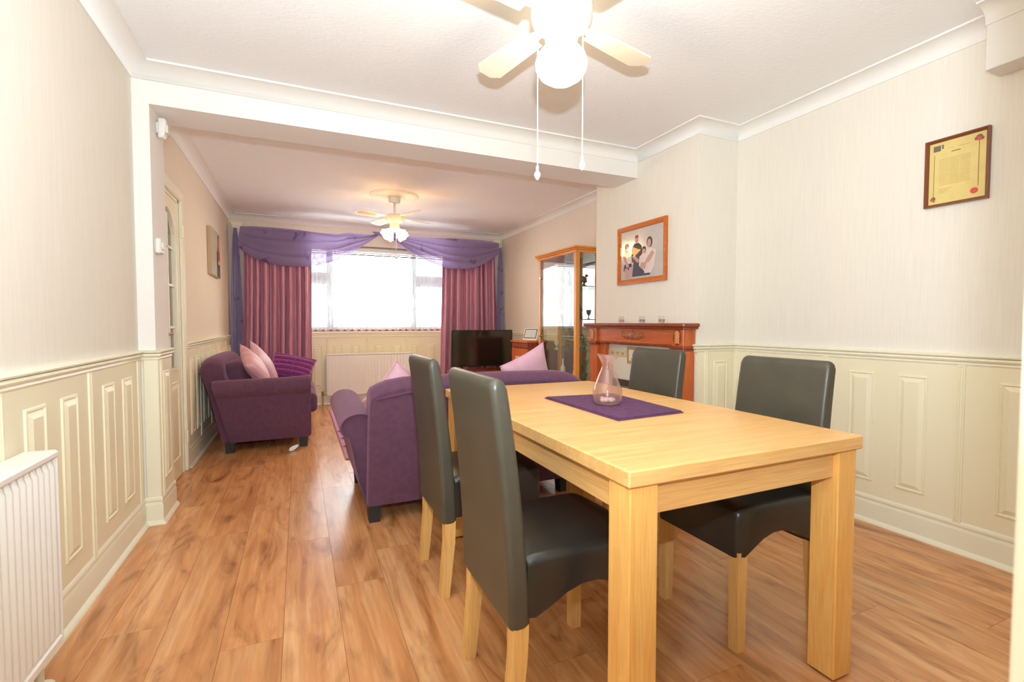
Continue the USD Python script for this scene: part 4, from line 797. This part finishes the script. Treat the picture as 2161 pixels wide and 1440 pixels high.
# ------------------------------------------------------------------ ceiling fans
def blade_shape(r0, r1, w0, w1):
    return Polygon([(r0, -w0), (r0 + .03, -w0 * 1.05), (r1 - .035, -w1), (r1, -w1 * .45), (r1, w1 * .45), (r1 - .035, w1), (r0 + .03, w0 * 1.05), (r0, w0)])
def turn(m, deg, tilt=10, z=0):
    m = m.copy(); m.apply_transform(trimesh.transformations.rotation_matrix(math.radians(tilt), (1, 0, 0))); m.apply_translation((0, 0, z)); m.apply_transform(trimesh.transformations.rotation_matrix(math.radians(deg), (0, 0, 1))); return m
def fan(name, label, loc, zb, angles, motor, r1, tilt, inset):
    f = thing(name, label, 'ceiling fan', loc)
    for a in angles:
        b = part(f, 'blade', turn(prism(blade_shape(0.165, r1, 0.048, 0.062), 0.006), a, tilt, zb), 'fan_cream')
        part(f, 'blade_iron', turn(cat(prism([(0.05, -.012), (0.12, -.016), (0.20, -.034), (0.215, 0), (0.20, .034), (0.12, .016), (0.05, .012)], 0.005)), a, tilt, zb + 0.0065), 'fan_cream')
        if inset: part(f, 'cane_inset', turn(prism(blade_shape(0.215, r1 - 0.035, 0.024, 0.034), 0.0015), a, tilt, zb - 0.0012), 'gold_inset', label='golden cane inset')
    return f
# near fan
f1x, f1y = 0.922, 1.612
f1 = fan('ceiling_fan', 'white ceiling fan with a glowing schoolhouse globe over the dining table', (f1x, f1y, 0), 2.243, (14, 104, 194, 284), None, 0.505, 9, False)
part(f1, 'motor_housing', lathe([(0.05, 2.205), (0.095, 2.215), (0.115, 2.24), (0.118, 2.29), (0.105, 2.325), (0.07, 2.34), (0.03, 2.345)], 36), 'fan_cream', 40)
part(f1, 'canopy', lathe([(0.018, 2.34), (0.018, 2.39), (0.045, 2.40), (0.065, 2.43), (0.07, 2.466)], 32), 'fan_cream', 40)
part(f1, 'light_fitter', lathe([(0.055, 2.165), (0.062, 2.17), (0.062, 2.195), (0.05, 2.208)], 32), 'fan_cream', 40)
part(f1, 'globe', lathe([(0.001, 2.000), (0.018, 2.003), (0.050, 2.014), (0.080, 2.034), (0.096, 2.062), (0.098, 2.085), (0.090, 2.110), (0.070, 2.135), (0.056, 2.148), (0.053, 2.166)], 40), 'globe_glow', 50, label='glowing white schoolhouse globe')
def pull(f, dx, dy, z0, z1, droplet):
    part(f, 'pull_cord', cyl((dx, dy, z0), (dx, dy, z1 + 0.02), 0.0022, 8), 'chain_white', 40)
    part(f, 'cord_pull', lathe([(0.001, z1 - 0.02), (0.006, z1 - 0.016), (0.0125, z1 - 0.002), (0.012, z1 + 0.006), (0.005, z1 + 0.016), (0.006, z1 + 0.024), (0.005, z1 + 0.034), (0.001, z1 + 0.038)], 16, (dx, dy, 0)), 'ceramic_white', 40)
pull(f1, -0.082, 0.036, 2.20, 1.665, 1); pull(f1, 0.075, -0.032, 2.20, 1.702, 1)
# far fan with a plaster rose
f2x, f2y = 0.955, 5.250
rose = struct('ceiling_rose', lathe([(0.001, ZC - 0.022), (0.07, ZC - 0.022), (0.10, ZC - 0.016), (0.13, ZC - 0.026), (0.17, ZC - 0.014), (0.21, ZC - 0.022), (0.24, ZC - 0.016), (0.258, ZC - 0.004), (0.258, ZC)], 64, (f2x, f2y, 0)), 'cornice_paint', 40)
f2 = fan('ceiling_fan', 'cream ceiling fan with gold-inset blades and tulip lights near the window', (f2x, f2y, 0), 2.228, (20, 110, 200, 290), None, 0.455, 12, True)
part(f2, 'canopy', lathe([(0.03, 2.375), (0.055, 2.385), (0.062, 2.41), (0.062, 2.4445)], 28), 'fan_cream', 40); part(f2, 'down_rod', cyl((0, 0, 2.27), (0, 0, 2.38), 0.012), 'fan_cream', 40)
part(f2, 'motor_housing', lathe([(0.045, 2.175), (0.085, 2.185), (0.098, 2.21), (0.098, 2.24), (0.075, 2.262), (0.03, 2.275)], 32), 'fan_cream', 40)
part(f2, 'light_fitter', lathe([(0.045, 2.085), (0.052, 2.095), (0.052, 2.15), (0.04, 2.176)], 28), 'fan_cream', 40)
for i in range(4):
    a = math.radians(28 + 90 * i); n_ = 24; R = []
    for r, d in ((0.018, 0.0), (0.028, 0.02), (0.042, 0.05), (0.048, 0.075), (0.062, 0.10)):
        w = max(0, (d - 0.05) / 0.05); R.append([(r * (1 + .16 * w * math.cos(6 * t_)) * math.cos(t_), r * (1 + .16 * w * math.cos(6 * t_)) * math.sin(t_), -d) for t_ in np.arange(n_) * 2 * PI / n_])
    for r, d in ((0.058, 0.098), (0.044, 0.075), (0.038, 0.05), (0.024, 0.02)): R.append([(r * math.cos(t_), r * math.sin(t_), -d) for t_ in np.arange(n_) * 2 * PI / n_])
    sh = loft(R); sh = xf(sh, rx=0, ry=-48); sh.apply_translation((0.045, 0, 2.10)); sh.apply_transform(trimesh.transformations.rotation_matrix(a, (0, 0, 1)))
    part(f2, 'tulip_shade', sh, 'shade_glow', 40, label='glowing frilled tulip shade')
    part(f2, 'bulb', trimesh.creation.icosphere(2, 0.021).apply_translation((0.045 + 0.046 * math.sin(math.radians(48)), 0, 2.10 - 0.046 * math.cos(math.radians(48)))).apply_transform(trimesh.transformations.rotation_matrix(a, (0, 0, 1))), 'bulb_glow', True)
    part(f2, 'shade_arm', cyl((0.03 * math.cos(a), 0.03 * math.sin(a), 2.11), (0.052 * math.cos(a), 0.052 * math.sin(a), 2.093), 0.014), 'fan_cream', 40)
pull(f2, 0.005, -0.06, 2.10, 1.80, 0)

# ------------------------------------------------------------------ curtains
def curtain(label, xa, xb, xa2, xb2, z0, z1, yc, seed):
    c = thing('curtain', label, 'curtain', group='mauve silk curtains at the far window'); nu, nv = 150, 26
    P = np.zeros((nu, nv, 3)); r_ = np.random.default_rng(seed); ph = np.cumsum(np.interp(np.arange(nu), np.linspace(0, nu, 14), r_.uniform(0.45, 1.7, 14))); ph = ph / ph[-1] * 2 * PI * 8.5
    for i in range(nu):
        u_ = i / (nu - 1)
        for j in range(nv):
            v_ = j / (nv - 1); a, b = xa + (xa2 - xa) * v_ ** 1.3, xb + (xb2 - xb) * v_ ** 1.3; am = (0.036 + 0.016 * v_) * (0.75 + 0.5 * math.sin(i * 0.11 + seed) ** 2)
            P[i, j] = (a + (b - a) * u_ + 0.010 * math.cos(ph[i] * 2 + 1) * (0.4 + v_), yc + am * math.sin(ph[i] + 0.5 * math.sin(v_ * 3 + seed)) + 0.010 * math.sin(ph[i] * 0.37 + v_ * 4), z1 + (z0 - z1) * v_)
    part(c, 'drape', cloth(P, 0.002), 'curtain_silk', 60)
    # loops of stitched thread
    n0 = 0; th = []
    for k_ in range(70):
        i, j = r_.integers(6, nu - 6), r_.integers(3, nv - 3)
        p = P[i, j] + (0, -0.006, 0); s_ = r_.uniform(0.012, 0.02); q_ = [(p[0] + s_ * math.cos(t_) * .6, p[1] - 0.006, p[2] + s_ * math.sin(t_)) for t_ in np.linspace(0.3, 3.9, 7)]
        th.append(tube(q_, 0.0016, 4))
    part(c, 'thread_loops', cat(*th), 'curtain_thread', kind='stuff')
    return c
curtain('mauve silk curtain hanging at the left of the far window', -0.60, 0.155, -0.66, 0.125, 0.02, 2.27, 6.70, 3)
curtain('mauve silk curtain hanging at the right of the far window, behind the television', 1.905, 2.70, 1.86, 2.76, 0.02, 2.27, 6.70, 5)
# voile swags: top edge, bottom edge, pleats in between
def swag(label, top, bot, seed, depth, y_sw):
    nu, nv = 70, 44; tu = np.linspace(0, 1, nu)
    def curve(pts):
        pts = np.array(pts, float); d = np.r_[0, np.cumsum(np.linalg.norm(np.diff(pts, axis=0), axis=1))]; d /= d[-1]
        from scipy.interpolate import PchipInterpolator
        return np.stack([PchipInterpolator(d, pts[:, k_])(tu) for k_ in (0, 1)], 1)
    A, B = curve(top), curve(bot); P = np.zeros((nu, nv, 3))
    for i, t_ in enumerate(tu):
        for j in range(nv):
            s_ = j / (nv - 1); q_ = A[i] * (1 - s_) + B[i] * s_; fold = abs(math.sin(s_ * 13 + 2.2 * math.sin(t_ * 2.4 + seed) + 1.2 * t_)) ** 0.7 * 0.030 + 0.016 * math.sin(s_ * 7 + t_ * 6 + seed)
            env = math.sin(PI * min(1, max(0, 0.08 + 0.84 * t_))) ** 0.6
            P[i, j] = (q_[0], y_sw - depth * env * math.sin(PI * (0.15 + 0.75 * s_)) - fold * (0.4 + 0.6 * env), q_[1] + 0.008 * math.sin(s_ * 17 + t_ * 3))
    return solo('voile_swag', cloth(P, 0.0012), 'swag_voile', label, 'swag', 60, group='lilac voile swags over the far window')
swag('lilac voile swag draped over the left half of the far window', [(-0.63, 2.262), (-0.35, 2.268), (-0.05, 2.262), (0.25, 2.243), (0.45, 2.24), (0.62, 2.272), (0.85, 2.272), (0.985, 2.292)], [(-0.66, 2.04), (-0.50, 1.905), (-0.30, 1.84), (-0.08, 1.812), (0.15, 1.826), (0.42, 1.905), (0.70, 2.06), (0.985, 2.272)], 1.0, 0.05, 6.645)
swag('lilac voile swag draped over the right half of the far window', [(0.90, 2.298), (1.10, 2.286), (1.35, 2.272), (1.70, 2.272), (2.05, 2.282), (2.40, 2.286), (2.70, 2.270)], [(0.93, 2.280), (1.20, 2.185), (1.42, 2.06), (1.70, 1.940), (1.98, 1.862), (2.22, 1.868), (2.48, 1.96), (2.70, 2.115)], 2.4, 0.05, 6.56)
def tail(label, x0, x1, xt, z0, z1):
    nu, nv = 60, 24; P = np.zeros((nu, nv, 3))
    for i in range(nu):
        u_ = i / (nu - 1)
        for j in range(nv):
            v_ = j / (nv - 1); k_ = min(1, 0.22 + 0.95 * v_ ** 0.55); hw = (x1 - x0) / 2 * k_; xc = xt + ((x0 + x1) / 2 - xt) * min(1, v_ * 2)
            P[i, j] = (xc + hw * (2 * u_ - 1), 6.79 - 0.012 * k_ * math.sin(u_ * 2 * PI * 3.5 + v_ * 1.2) + 0.006 * math.sin(u_ * 9 + v_ * 6), z1 + (z0 - z1) * v_)
    return solo('voile_tail', cloth(P, 0.0012), 'tail_voile', label, 'curtain tail', 60, group='lilac voile tails beside the far window')
tail('lilac voile tail hanging in the far left corner', -0.775, -0.625, -0.70, 0.10, 2.27); tail('lilac voile tail hanging in the far right corner', 2.745, 2.890, 2.83, 0.25, 2.25)
def sconce(label, xx, z):
    s_ = thing('curtain_sconce', label, 'sconce', (xx, YF, z), group='cream sconces holding the voile')
    part(s_, 'horn', loft([[(a, -0.045 + b * .5 - .02, zz) for a, b in rrect(hw, 0.05, 0.01)] for zz, hw in ((-0.10, 0.010), (-0.06, 0.020), (-0.02, 0.034), (0.03, 0.052), (0.06, 0.064), (0.075, 0.066))]), 'rail_paint', 40)
    part(s_, 'mount', bx(-0.02, 0.02, -0.05, 0.0, -0.06, 0.05, .004), 'rail_paint')
sconce('cream horn-shaped sconce in the far left corner', -0.685, 2.27); sconce('cream horn-shaped sconce in the far right corner', 2.785, 2.29)
# net curtain with a scalloped hem, on a thin rod; blind box above
nc = thing('net_curtain', 'white net curtain with scalloped hem across the window', 'net curtain'); nu, nv = 420, 30; P = np.zeros((nu, nv, 3))
for i in range(nu):
    u_ = i / (nu - 1); xx = WX0 + 0.02 + (WX1 - WX0 - 0.04) * u_; sc_ = 0.026 * abs(math.sin(u_ * PI * 24)) ** 0.7
    for j in range(nv):
        v_ = j / (nv - 1); z = 2.035 + (0.990 + 0.026 - sc_ - 2.035) * v_ ; P[i, j] = (xx + 0.004 * math.sin(u_ * 90 + v_ * 2), YF + 0.012 + 0.016 * math.sin(u_ * 2 * PI * 44 + 0.8 * math.sin(v_ * 2.4 + u_ * 20)) * (0.6 + 0.4 * v_), z)
part(nc, 'net', cloth(P, 0.0008), 'net', 60); part(nc, 'rod', cyl((WX0 + .01, YF + 0.012, 2.040), (WX1 - .01, YF + 0.012, 2.040), 0.006), 'bronze', 40)
rb = thing('roller_blind', 'rolled-up white blind at the top of the far window', 'blind', (0, YF + 0.05, 0))
part(rb, 'roll', cyl((WX0 + 0.01, 0.0, 2.115), (WX1 - 0.01, 0.0, 2.115), 0.032, 20), 'white_plastic', 40); part(rb, 'bottom_bar', bx(WX0 + 0.02, WX1 - 0.02, -0.008, 0.004, 2.062, 2.078, .003), 'white_plastic')
